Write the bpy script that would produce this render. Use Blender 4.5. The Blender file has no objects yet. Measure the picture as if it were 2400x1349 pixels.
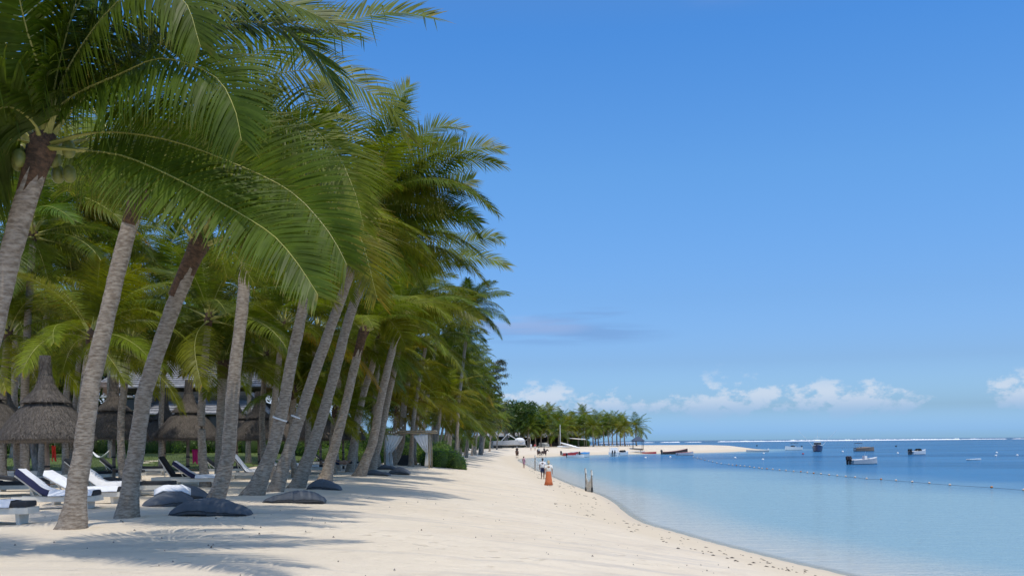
import bpy, math, random
import numpy as np
from mathutils import Vector, Matrix, noise as mnoise
R = math.radians
random.seed(7)
C = bpy.context.scene.collection
SC = bpy.context.scene

# ------------------------------------------------------------------ camera
H = 3.5                                  # eye height above the water
F, PX0, PY0, SL = 2400.0, 1200.0, 1035.0, 0.0095
ra = math.atan(SL); CA, SA = math.cos(ra), math.sin(ra)
cam = bpy.data.cameras.new('camera'); cam_o = bpy.data.objects.new('camera', cam); C.objects.link(cam_o)
cam.sensor_width = 36; cam.lens = 36; cam.shift_y = 360.5 / 2400
cam.clip_start = 0.1; cam.clip_end = 60000
cam_o.matrix_world = Matrix(((CA, SA, 0, 0), (0, 0, -1, 0), (-SA, CA, 0, H), (0, 0, 0, 1)))
SC.camera = cam_o

# ------------------------------------------------------------------ sky, sun, exposure
SUN_EL, SUN_DIR = R(70), Vector((0.52, -0.85, 0)).normalized()
W = bpy.data.worlds.new('World'); SC.world = W; W.use_nodes = True
nt = W.node_tree; nt.nodes.clear()
def nd(tree, t, **kw):
    n = tree.nodes.new(t)
    for k, v in kw.items(): setattr(n, k, v)
    return n
def lk(tree, a, b): tree.links.new(a, b)
def mth(tree, op, a, b=None, c=None, clamp=False):
    n = tree.nodes.new('ShaderNodeMath'); n.operation = op; n.use_clamp = clamp
    for i, v in enumerate((a, b, c)):
        if v is None: continue
        if isinstance(v, (int, float)): n.inputs[i].default_value = v
        else: tree.links.new(v, n.inputs[i])
    return n.outputs[0]
def mrange(tree, v, a, b, c=0.0, d=1.0, smooth=True):
    n = tree.nodes.new('ShaderNodeMapRange'); n.interpolation_type = 'SMOOTHSTEP' if smooth else 'LINEAR'
    tree.links.new(v, n.inputs[0])
    for i, x in enumerate((a, b, c, d)): n.inputs[i + 1].default_value = x
    return n.outputs[0]
def mixc(tree, f, a, b, mode='MIX'):
    n = tree.nodes.new('ShaderNodeMix'); n.data_type = 'RGBA'; n.blend_type = mode
    for s, v in ((n.inputs[0], f), (n.inputs[6], a), (n.inputs[7], b)):
        if isinstance(v, (int, float)): s.default_value = v
        elif isinstance(v, tuple): s.default_value = (v + (1,))[:4]
        else: tree.links.new(v, s)
    return n.outputs[2]
def ramp(tree, v, stops, interp='LINEAR'):
    n = tree.nodes.new('ShaderNodeValToRGB'); n.color_ramp.interpolation = interp
    e = n.color_ramp.elements
    while len(e) < len(stops): e.new(0.5)
    for i, (p, c) in enumerate(stops):
        e[i].position = p; e[i].color = (c + (1,))[:4] if isinstance(c, tuple) else (c, c, c, 1)
    if v is not None: tree.links.new(v, n.inputs[0])
    return n.outputs[0]
def noise_(tree, vec, scale, detail=3, rough=.55, dist=0.0):
    n = tree.nodes.new('ShaderNodeTexNoise'); n.inputs['Scale'].default_value = scale
    n.inputs['Detail'].default_value = detail; n.inputs['Roughness'].default_value = rough; n.inputs['Distortion'].default_value = dist
    if vec is not None: tree.links.new(vec, n.inputs['Vector'])
    return n.outputs['Fac']
def mapping(tree, vec, scale=(1, 1, 1), loc=(0, 0, 0)):
    n = tree.nodes.new('ShaderNodeMapping'); n.inputs['Scale'].default_value = scale; n.inputs['Location'].default_value = loc
    tree.links.new(vec, n.inputs['Vector']); return n.outputs[0]

sky = nd(nt, 'ShaderNodeTexSky', sky_type='NISHITA', sun_disc=False, sun_elevation=SUN_EL,
         sun_rotation=math.atan2(SUN_DIR.x, SUN_DIR.y), altitude=0, air_density=1.0, dust_density=2.2, ozone_density=2.5)
tc = nd(nt, 'ShaderNodeTexCoord')
sx = nd(nt, 'ShaderNodeSeparateXYZ'); lk(nt, tc.outputs['Generated'], sx.inputs[0])
el = sx.outputs[2]
az = mth(nt, 'ARCTAN2', sx.outputs[0], sx.outputs[1])
# the whole dome graded alike at every bearing: deep blue overhead, paler low down
grade = ramp(nt, mrange(nt, el, 0.0, 1.0, smooth=False),
             [(0, (0.370, 0.630, 0.981)), (0.0083, (0.311, 0.548, 0.956)), (0.03, (0.193, 0.304, 0.481)), (0.0755, (0.140, 0.206, 0.320)), (0.136, (0.126, 0.194, 0.285)), (0.25, (0.113, 0.206, 0.293)), (0.37, (0.083, 0.194, 0.307)), (0.55, (0.148, 0.211, 0.274)), (1, (0.222, 0.230, 0.237))])
skyc = mixc(nt, 1.0, mixc(nt, 1.0, sky.outputs[0], grade, 'MULTIPLY'), (4.32, 4.32, 4.32), 'MULTIPLY')
# low cumulus bank along the horizon
cv = nd(nt, 'ShaderNodeCombineXYZ'); lk(nt, az, cv.inputs[0]); lk(nt, mth(nt, 'MULTIPLY', el, 1.25), cv.inputs[1])
big = noise_(nt, mapping(nt, cv.outputs[0], (11, 13, 1), (3.1, .4, 0)), 1.0, 2, .5)
det = noise_(nt, mapping(nt, cv.outputs[0], (42, 52, 1), (1.3, 7.4, 0)), 1.0, 6, .62)
body = mth(nt, 'ADD', mth(nt, 'MULTIPLY', big, .95), mth(nt, 'MULTIPLY', det, .75))
band = mth(nt, 'MULTIPLY', mrange(nt, el, 0.010, 0.034), mrange(nt, el, 0.038, 0.078, 1.0, 0.0))
puff = mrange(nt, mth(nt, 'ADD', body, mth(nt, 'MULTIPLY', band, .22)), 1.0, 1.13)
puff = mth(nt, 'MULTIPLY', mth(nt, 'MULTIPLY', puff, band), 0.78)
lit = mixc(nt, mrange(nt, el, .02, .05), (2.2, 3.4, 5.2), (4.7, 5.1, 5.8))
skyc = mixc(nt, puff, skyc, lit)
# thin veils higher up: one mauve-grey streak low over the trees, one faint wisp high up
def streak(az0, el0, wa, we, tilt, amount, col, src, lo=.42, hi=.66, sc=(9, 90, 1)):
    e2 = mth(nt, 'SUBTRACT', mth(nt, 'SUBTRACT', el, el0), mth(nt, 'MULTIPLY', mth(nt, 'SUBTRACT', az, az0), tilt))
    q = mth(nt, 'ADD', mth(nt, 'POWER', mth(nt, 'DIVIDE', mth(nt, 'ABSOLUTE', mth(nt, 'SUBTRACT', az, az0)), wa), 2.0),
            mth(nt, 'POWER', mth(nt, 'DIVIDE', mth(nt, 'ABSOLUTE', e2), we), 2.0))
    m = mrange(nt, q, 0.0, 1.0, 1.0, 0.0)
    n = mrange(nt, noise_(nt, mapping(nt, cv.outputs[0], sc, (5, 2, 0)), 1.0, 5, .55), lo, hi)
    return mixc(nt, mth(nt, 'MULTIPLY', mth(nt, 'MULTIPLY', m, n), amount), src, col)
skyc = streak(.045, .105, .13, .014, -.02, .6, (1.2, 2.25, 4.35), skyc, .3, .6)
skyc = streak(.02, .112, .07, .012, -.02, .5, (2.4, 3.2, 5.2), skyc, .35, .6)
skyc = streak(.065, .122, .06, .008, .06, .5, (1.25, 2.3, 4.4), skyc, .35, .6)
skyc = streak(.25, .40, .10, .022, .07, .5, (.95, 2.0, 4.6), skyc, .35, .7, (14, 40, 1))
bg = nd(nt, 'ShaderNodeBackground'); bg.inputs[1].default_value = 0.15
lk(nt, skyc, bg.inputs[0])
wo = nd(nt, 'ShaderNodeOutputWorld'); lk(nt, bg.outputs[0], wo.inputs[0])
sun = bpy.data.lights.new('sun', 'SUN'); sun.energy = 2.6; sun.angle = R(0.53); sun.color = (1.0, .94, .83)
sun_o = bpy.data.objects.new('sun', sun); C.objects.link(sun_o)
to_sun = Vector((SUN_DIR.x * math.cos(SUN_EL), SUN_DIR.y * math.cos(SUN_EL), math.sin(SUN_EL)))
sun_o.rotation_euler = to_sun.to_track_quat('Z', 'Y').to_euler(); sun_o.location = to_sun * 60
vs = SC.view_settings; SC.display_settings.display_device = 'sRGB'
vs.view_transform = 'Standard'; vs.look = 'None'; vs.gamma = 1; vs.exposure = 0.0; vs.use_curve_mapping = False
SC.render.engine = 'CYCLES'; SC.cycles.use_denoising = True
SC.cycles.max_bounces = 6; SC.cycles.diffuse_bounces = 3; SC.cycles.glossy_bounces = 3; SC.cycles.transparent_max_bounces = 8
SC.cycles.transmission_bounces = 4; SC.cycles.sample_clamp_indirect = 6; SC.cycles.caustics_reflective = False; SC.cycles.caustics_refractive = False

# ------------------------------------------------------------------ where a pixel of the picture lies in the place
def ab(px, py):
    du, dv = px - PX0, py - PY0
    return (du * CA - dv * SA) / F, (du * SA + dv * CA) / F
def P(px, py, Y):
    a, b = ab(px, py); return Vector((a * Y, Y, H - b * Y))
SHORE_PX = [(1981, 1346), (1880, 1325), (1805, 1306), (1737, 1289), (1644, 1265), (1584, 1247), (1512, 1228), (1475, 1211), (1449, 1187),
            (1426, 1169), (1392, 1154), (1359, 1143), (1325, 1131), (1297, 1118), (1270, 1107), (1250, 1099), (1232, 1089), (1216, 1081), (1211, 1077),
            (1220, 1073.5), (1260, 1071), (1293, 1069), (1325, 1067), (1387, 1065.2), (1427, 1064.4), (1474, 1063.4), (1550, 1062), (1625, 1060.6),
            (1700, 1058.6), (1750, 1056), (1776, 1053.5)]
shore = [(14, -80), (12, -10), (10.2, 12)]
for p in SHORE_PX:
    a, b = ab(*p); Y = H / b; shore.append((a * Y, Y))
shore += [(88, 352), (76, 376), (62, 398), (48, 414), (20, 432), (-60, 460), (-300, 600), (-900, 900), (-6000, 2500), (-6000, -3000), (300, -3000), (40, -300)]
def chaikin(p, it=2, closed=True):
    p = np.array(p, float)
    for _ in range(it):
        q = np.roll(p, -1, 0); r = np.empty((len(p) * 2, 2)); r[0::2] = .75 * p + .25 * q; r[1::2] = .25 * p + .75 * q; p = r
    return p
SHO = chaikin(shore, 2)
SHA, SHB = SHO, np.roll(SHO, -1, 0)
def shore_dist(x, y):
    """signed distance to the waterline, positive inland (numpy arrays)"""
    x = np.asarray(x, float).ravel(); y = np.asarray(y, float).ravel()
    out = np.empty(len(x))
    for s in range(0, len(x), 6000):
        px, py = x[s:s + 6000, None], y[s:s + 6000, None]
        ax, ay = SHA[:, 0][None], SHA[:, 1][None]; dx, dy = (SHB - SHA)[:, 0][None], (SHB - SHA)[:, 1][None]
        t = np.clip(((px - ax) * dx + (py - ay) * dy) / (dx * dx + dy * dy + 1e-12), 0, 1)
        d = np.sqrt(((px - ax - t * dx) ** 2 + (py - ay - t * dy) ** 2).min(1))
        by = ay + dy
        cr = ((ay > py) != (by > py)) & (px < dx * (py - ay) / np.where(dy == 0, 1e-9, dy) + ax)
        out[s:s + 6000] = np.where(cr.sum(1) % 2 == 1, d, -d)
    return out
def sstep(a, b, v):
    t = np.clip((v - a) / (b - a), 0, 1); return t * t * (3 - 2 * t)
def z_from(d, x, y):
    x = np.asarray(x, float).ravel(); y = np.asarray(y, float).ravel()
    u = np.clip(d / 15.0, 0, 1)
    z = 1.85 * u * (1.45 - .45 * u * u) + .005 * np.clip(d - 15, 0, 80)
    z = np.where(d < 0, np.maximum(d * .075, -2.2 + d * .004), z)
    z = np.where(d < -60, np.maximum(z, -4.0), z)
    z += 0.85 * sstep(58, 92, y) * sstep(-13, -22, x) * (y < 400)
    return z
def zs(x, y):
    return float(z_from(shore_dist([x], [y]), [x], [y])[0])
def G(px, py, dz=0.0):
    """ground point under a pixel"""
    a, b = ab(px, py)
    ys = np.concatenate([np.arange(6, 60, .05), np.arange(60, 460, .25)])
    f = H - b * ys - z_from(shore_dist(a * ys, ys), a * ys, ys)
    i = int(np.argmax(f < 0)) if (f < 0).any() else len(ys) - 1
    Y = ys[i]; return Vector((a * Y, Y, zs(a * Y, Y) + dz))
def SEA(px, py, z=0.0):
    a, b = ab(px, py); Y = (H - z) / b; return Vector((a * Y, Y, z))
def ground(x, y, dz=0.0): return Vector((x, y, zs(x, y) + dz))

# ------------------------------------------------------------------ helpers
class MB:
    def __init__(s): s.v = []; s.f = []; s.m = []; s.att = []
    def add(s, vs, fs, mi=0, att=None):
        o = len(s.v); s.v += [tuple(v) for v in vs]; s.f += [tuple(i + o for i in f) for f in fs]; s.m += [mi] * len(fs)
        s.att += (list(att) if att is not None else [0.0] * len(vs))
    def box(s, c, size, rot=None, mi=0, taper=1.0):
        hx, hy, hz = (d / 2 for d in size); c = Vector(c)
        vs = [Vector((x * (taper if z > 0 else 1), y * (taper if z > 0 else 1), z)) for x in (-hx, hx) for y in (-hy, hy) for z in (-hz, hz)]
        if rot is not None: vs = [rot @ v for v in vs]
        s.add([v + c for v in vs], [(0, 1, 3, 2), (4, 6, 7, 5), (0, 4, 5, 1), (2, 3, 7, 6), (0, 2, 6, 4), (1, 5, 7, 3)], mi)
    def tube(s, pts, rad, n=8, cap=True, mi=0, flat=1.0, up=Vector((0, 0, 1)), att=None):
        pts = [Vector(p) for p in pts]; k = len(pts)
        if not hasattr(rad, '__len__'): rad = [rad] * k
        vs, fs, at = [], [], []
        for i, p in enumerate(pts):
            t = (pts[min(i + 1, k - 1)] - pts[max(i - 1, 0)])
            t = t.normalized() if t.length > 1e-9 else Vector((0, 0, 1))
            a = t.cross(up)
            if a.length < 1e-3: a = t.cross(Vector((0, 1, 0)))
            a.normalize(); b = a.cross(t)
            for j in range(n):
                w = 2 * math.pi * j / n
                vs.append(p + a * math.cos(w) * rad[i] + b * math.sin(w) * rad[i] * flat); at.append(att[i] if att else 0.0)
        for i in range(k - 1):
            for j in range(n):
                q = (j + 1) % n; fs.append((i * n + j, i * n + q, (i + 1) * n + q, (i + 1) * n + j))
        if cap: fs += [tuple(range(n - 1, -1, -1)), tuple(range((k - 1) * n, k * n))]
        s.add(vs, fs, mi, at)
    def lathe(s, prof, n=24, c=(0, 0, 0), mi=0, sx=1, sy=1, jit=0.0):
        c = Vector(c); vs, fs = [], []
        for r, z in prof:
            for j in range(n):
                w = 2 * math.pi * j / n; rr = r * (1 + random.uniform(-jit, jit))
                vs.append(c + Vector((math.cos(w) * rr * sx, math.sin(w) * rr * sy, z)))
        k = len(prof)
        for i in range(k - 1):
            for j in range(n):
                q = (j + 1) % n; fs.append((i * n + j, i * n + q, (i + 1) * n + q, (i + 1) * n + j))
        fs += [tuple(range(n - 1, -1, -1)), tuple(range((k - 1) * n, k * n))]
        s.add(vs, fs, mi)
    def ball(s, c, r, n=10, m=7, mi=0):
        r = r if hasattr(r, '__len__') else (r, r, r); c = Vector(c); vs, fs = [], []
        for i in range(1, m):
            th = math.pi * i / m
            for j in range(n):
                w = 2 * math.pi * j / n
                vs.append(c + Vector((math.sin(th) * math.cos(w) * r[0], math.sin(th) * math.sin(w) * r[1], math.cos(th) * r[2])))
        for i in range(m - 2):
            for j in range(n):
                q = (j + 1) % n; fs.append((i * n + j, (i + 1) * n + j, (i + 1) * n + q, i * n + q))
        t = len(vs); vs += [c + Vector((0, 0, r[2])), c - Vector((0, 0, r[2]))]
        for j in range(n):
            q = (j + 1) % n; fs += [(t, j, q), (t + 1, (m - 2) * n + q, (m - 2) * n + j)]
        s.add(vs, fs, mi)
    def mesh(s, name, mats, smooth=False, attr=None):
        me = bpy.data.meshes.new(name); me.from_pydata(s.v, [], s.f)
        for m in (mats if isinstance(mats, (list, tuple)) else [mats]): me.materials.append(m)
        if any(s.m): me.polygons.foreach_set('material_index', s.m)
        if smooth: me.polygons.foreach_set('use_smooth', [True] * len(s.f))
        if attr:
            at = me.attributes.new(attr, 'FLOAT', 'POINT'); at.data.foreach_set('value', s.att)
        me.update(); return me
    def build(s, name, mats, parent=None, smooth=False, attr=None, loc=None):
        return link(name, s.mesh(name, mats, smooth, attr), parent, loc)
def link(name, me, parent=None, loc=None, rotz=0.0, scale=None):
    o = bpy.data.objects.new(name, me); C.objects.link(o)
    if parent is not None: o.parent = parent
    if loc is not None: o.location = loc
    if rotz: o.rotation_euler = (0, 0, rotz)
    if scale: o.scale = (scale,) * 3 if not hasattr(scale, '__len__') else scale
    return o
def tag(o, label=None, cat=None, group=None, kind=None):
    for k, v in (('label', label), ('category', cat), ('group', group), ('kind', kind)):
        if v: o[k] = v
    return o
def thing(name, label, cat, loc=(0, 0, 0), rotz=0.0, group=None):
    o = bpy.data.objects.new(name, None); C.objects.link(o); o.empty_display_size = .2
    o.location = loc; o.rotation_euler = (0, 0, rotz); return tag(o, label, cat, group)
def copy_tree(o, parent=None):
    c = o.copy(); C.objects.link(c); c.parent = parent
    for ch in [x for x in CH.get(o.name, [])]: copy_tree(ch, c)
    return c
CH = {}
def reg_children(o):
    CH[o.name] = list(o.children)
    for c in o.children: reg_children(c)
def catmull(pts, n):
    pts = [Vector(p) for p in pts]; p = [pts[0] * 2 - pts[1]] + pts + [pts[-1] * 2 - pts[-2]]
    L = [0]
    for i in range(1, len(pts)): L.append(L[-1] + (pts[i] - pts[i - 1]).length)
    out = []
    for k in range(n):
        s = L[-1] * k / (n - 1); i = 0
        while i < len(pts) - 2 and s > L[i + 1]: i += 1
        t = (s - L[i]) / max(1e-9, L[i + 1] - L[i])
        a, b, c, d = p[i], p[i + 1], p[i + 2], p[i + 3]
        out.append(.5 * ((2 * b) + (c - a) * t + (2 * a - 5 * b + 4 * c - d) * t * t + (3 * b - a - 3 * c + d) * t ** 3))
    return out
ORD = ['first', 'second', 'third', 'fourth', 'fifth', 'sixth', 'seventh', 'eighth', 'ninth', 'tenth', 'eleventh', 'twelfth', 'thirteenth',
       'fourteenth', 'fifteenth', 'sixteenth', 'seventeenth', 'eighteenth', 'nineteenth', 'twentieth', 'twenty-first', 'twenty-second', 'twenty-third',
       'twenty-fourth', 'twenty-fifth', 'twenty-sixth', 'twenty-seventh', 'twenty-eighth', 'twenty-ninth', 'thirtieth', 'thirty-first', 'thirty-second']

# ------------------------------------------------------------------ materials
def mat(name, col=(.5, .5, .5), rough=.6, metal=0.0, spec=.5, vary=0.0, vscale=6.0, bump=0.0, bscale=30.0, col2=None, stretch=(1, 1, 1)):
    m = bpy.data.materials.new(name); m.use_nodes = True; t = m.node_tree
    b = t.nodes['Principled BSDF']; b.inputs['Roughness'].default_value = rough; b.inputs['Metallic'].default_value = metal
    b.inputs['Specular IOR Level'].default_value = spec; b.inputs['Base Color'].default_value = col + (1,)
    tcn = nd(t, 'ShaderNodeTexCoord'); v = mapping(t, tcn.outputs['Object'], stretch)
    if vary or col2:
        c2 = col2 or tuple(c * (1 - vary) for c in col)
        lk(t, mixc(t, mrange(t, noise_(t, v, vscale, 4, .6), .32, .68), col, c2), b.inputs['Base Color'])
    if bump:
        bn = nd(t, 'ShaderNodeBump'); bn.inputs['Strength'].default_value = bump; bn.inputs['Distance'].default_value = .02
        lk(t, noise_(t, v, bscale, 4, .6), bn.inputs['Height']); lk(t, bn.outputs[0], b.inputs['Normal'])
    return m
def leaf_mat(name, col, tipcol, trans=.35, rough=.42, tint=True, spec=.4):
    m = bpy.data.materials.new(name); m.use_nodes = True; t = m.node_tree
    b = t.nodes['Principled BSDF']; out = t.nodes['Material Output']
    oi = nd(t, 'ShaderNodeObjectInfo'); at = nd(t, 'ShaderNodeAttribute', attribute_name='tip')
    tcn = nd(t, 'ShaderNodeTexCoord')
    n = noise_(t, tcn.outputs['Object'], 2.3, 3, .6)
    c = mixc(t, mrange(t, n, .35, .7), col, tuple(x * .62 for x in col))
    c = mixc(t, mrange(t, at.outputs['Fac'], .35, 1.0), c, tipcol)
    if tint: c = mixc(t, 1.0, c, oi.outputs['Color'], 'MULTIPLY')
    lk(t, c, b.inputs['Base Color']); b.inputs['Roughness'].default_value = rough; b.inputs['Specular IOR Level'].default_value = spec
    tr = nd(t, 'ShaderNodeBsdfTranslucent'); lk(t, mixc(t, 1.0, c, (1.35, 1.25, .45), 'MULTIPLY'), tr.inputs[0])
    mx = nd(t, 'ShaderNodeMixShader'); mx.inputs[0].default_value = trans
    lk(t, b.outputs[0], mx.inputs[1]); lk(t, tr.outputs[0], mx.inputs[2]); lk(t, mx.outputs[0], out.inputs[0])
    return m
M = {}
M['frond'] = leaf_mat('palm_leaflet', (.136, .180, .014), (.36, .23, .04), spec=.25, rough=.45, trans=.40)
M['rachis'] = mat('palm_rachis', (.36, .34, .08), .5, col2=(.27, .27, .06), vscale=3)
M['leaf'] = leaf_mat('broad_leaf', (.055, .095, .018), (.09, .12, .02))
M['trunk'] = mat('palm_bark', (.43, .365, .295), .92, spec=.12, col2=(.215, .168, .125), vscale=2.6, bump=.9, bscale=4.0, stretch=(2.6, 2.6, 9))
M['bark'] = mat('grey_bark', (.30, .28, .25), .9, col2=(.13, .11, .09), vscale=3, bump=.8, bscale=7, stretch=(1.5, 1.5, .6))
M['fibre'] = mat('palm_fibre', (.15, .085, .05), .95, col2=(.055, .035, .022), vscale=9, bump=1.0, bscale=26, stretch=(1, 1, 2))
M['sheath'] = mat('frond_sheath', (.34, .22, .11), .8, col2=(.20, .13, .05), vscale=5, bump=.5, bscale=18, stretch=(3, 3, .6))
M['nut'] = mat('green_coconut', (.22, .24, .05), .45, vary=.4, vscale=5)
# ------------------------------------------------------------------ the setting: beach, lawn, sea
def sand_material():
    m = bpy.data.materials.new('coral_sand'); m.use_nodes = True; t = m.node_tree; b = t.nodes['Principled BSDF']
    g = nd(t, 'ShaderNodeNewGeometry'); p = g.outputs['Position']
    at = nd(t, 'ShaderNodeAttribute', attribute_name='shore')
    big = noise_(t, p, .22, 4, .6); fine = noise_(t, p, 9.0, 5, .7); mid = noise_(t, mapping(t, p, (1, .7, 1)), 1.6, 5, .62)
    c = mixc(t, mrange(t, big, .3, .7), (.76, .655, .51), (.705, .60, .46))
    c = mixc(t, mth(t, 'MULTIPLY', mrange(t, mid, .5, .75), .5), c, (.62, .53, .425))
    c = mixc(t, mth(t, 'MULTIPLY', mrange(t, fine, .58, .8), .35), c, (.36, .29, .22))
    rake = noise_(t, mapping(t, p, (.10, .85, 1), (2, 5, 0)), 1.0, 4, .6, .6)  # faint palm shadows painted into the sand colour as long grey streaks
    c = mixc(t, mth(t, 'MULTIPLY', mrange(t, rake, .50, .66), .55), c, (.54, .48, .41))  # rake holds the painted palm-shadow streaks, mixed in as grey
    w = mth(t, 'ADD', at.outputs['Fac'], mth(t, 'MULTIPLY', mth(t, 'SUBTRACT', mid, .5), 2.4))
    damp = mrange(t, w, 2.2, 4.6, 1.0, 0.0)
    c = mixc(t, mth(t, 'MULTIPLY', damp, .75), c, (.65, .54, .39))
    wet = mth(t, 'MULTIPLY', mrange(t, at.outputs['Fac'], .15, .8, 1.0, 0.0), mrange(t, at.outputs['Fac'], -.5, -.1, 0.0, 1.0))
    c = mixc(t, mth(t, 'MULTIPLY', wet, .3), c, (.56, .46, .34))
    lk(t, c, b.inputs['Base Color'])
    lk(t, mth(t, 'SUBTRACT', .95, mth(t, 'MULTIPLY', wet, .3)), b.inputs['Roughness']); b.inputs['Specular IOR Level'].default_value = .25
    h = mth(t, 'ADD', mth(t, 'MULTIPLY', noise_(t, p, 3.2, 4, .6), .6), mth(t, 'ADD', mth(t, 'MULTIPLY', fine, .18), mth(t, 'MULTIPLY', noise_(t, p, 40, 3, .6), .05)))
    vo = nd(t, 'ShaderNodeTexVoronoi', feature='SMOOTH_F1'); vo.inputs['Scale'].default_value = 2.4; lk(t, p, vo.inputs['Vector'])
    foot = mth(t, 'MULTIPLY', mrange(t, vo.outputs['Distance'], .05, .30), mrange(t, noise_(t, p, .35, 2, .5), .42, .58, .0, .55))
    h = mth(t, 'ADD', h, foot)
    bn = nd(t, 'ShaderNodeBump'); bn.inputs['Distance'].default_value = .16
    lk(t, mrange(t, w, 1.0, 5.0, .12, .75), bn.inputs['Strength']); lk(t, h, bn.inputs['Height']); lk(t, bn.outputs[0], b.inputs['Normal'])
    return m
def grow(a, b, s0, k):
    out = [a]
    while out[-1] < b: out.append(out[-1] + s0); s0 *= k
    return out
def grid_mesh(name, xs, ys, zfun, mats, extra=None):
    X, Y = np.meshgrid(xs, ys); nx, ny = len(xs), len(ys)
    d = shore_dist(X, Y); Z = zfun(d, X.ravel(), Y.ravel())
    co = np.stack([X.ravel(), Y.ravel(), Z], 1)
    i = np.arange((ny - 1) * (nx - 1)); r, c = i // (nx - 1), i % (nx - 1); a = r * nx + c
    fa = np.stack([a, a + 1, a + nx + 1, a + nx], 1)
    if extra is not None: fa = fa[extra(d, co)[fa].any(1)]
    me = bpy.data.meshes.new(name); me.from_pydata(co.tolist(), [], fa.tolist()); me.materials.append(mats)
    me.attributes.new('shore', 'FLOAT', 'POINT').data.foreach_set('value', d.astype(np.float32))
    me.polygons.foreach_set('use_smooth', [True] * len(me.polygons)); me.update(); return me
xl = [-x for x in grow(14, 3000, .5, 1.12)][::-1]; xr = grow(13, 700, .4, 1.13)
xs = np.array(xl + list(np.arange(-13.8, 13, .22)) + xr)
ys = np.array([-400, -150, -60, -25, -8, 0, 5, 9] + grow(11, 1200, .16, 1.0125))
def z_beach(d, x, y):
    z = z_from(d, x, y)
    q = np.array([mnoise.noise((a * .9, b * .9, 0)) * .5 + mnoise.noise((a * 2.3, b * 2.3, 4.)) * .28 + mnoise.noise((a * .25, b * .25, 9.)) * .8 if (-60 < a < 40 and b < 160) else 0.0
                  for a, b in zip(x, y)])
    return z + q * .06 * sstep(.6, 6, d)
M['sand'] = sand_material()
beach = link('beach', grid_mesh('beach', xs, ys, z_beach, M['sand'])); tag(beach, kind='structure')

M['lawn'] = mat('lawn', (.10, .135, .022), .9, col2=(.055, .085, .014), vscale=.5, bump=.5, bscale=20)
gx = np.arange(-75, -10, .8); gy = np.arange(56, 140, .8)
def lawn_in(d, co):
    x, y = co[:, 0], co[:, 1]
    edge = 62 + .15 * (x + 30) + 1.2 * np.sin(x * .35) + 18 * sstep(-20, -13, x)
    return (y > edge) & (x < -12 - .02 * (y - 60))
lawn = link('lawn', grid_mesh('lawn', gx, gy, lambda d, x, y: z_from(d, x, y) + .035, M['lawn'], lawn_in)); tag(lawn, kind='structure')
rg = random.Random(3); mb = MB()
M['blade'] = leaf_mat('grass_blade', (.10, .14, .02), (.16, .17, .04), tint=False)
for _ in range(9000):
    x, y = rg.uniform(-50, -13), 58 + 34 * rg.random() ** 1.6
    if not lawn_in(None, np.array([[x, y]]))[0]: continue
    h, a = rg.uniform(.05, .13), rg.uniform(0, 6.3); dx, dy = math.cos(a) * .02, math.sin(a) * .02
    z = 2.0
    mb.add([(x - dx, y - dy, 0), (x + dx, y + dy, 0), (x + rg.uniform(-.04, .04), y + rg.uniform(-.04, .04), h)], [(0, 1, 2)])
arr = np.array(mb.v); zz = z_from(shore_dist(arr[:, 0], arr[:, 1]), arr[:, 0], arr[:, 1]); arr[:, 2] += zz + .03; mb.v = arr.tolist()
tag(mb.build('lawn_grass', M['blade']), 'short green lawn grass behind the parasols', 'grass', kind='stuff')

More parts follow.
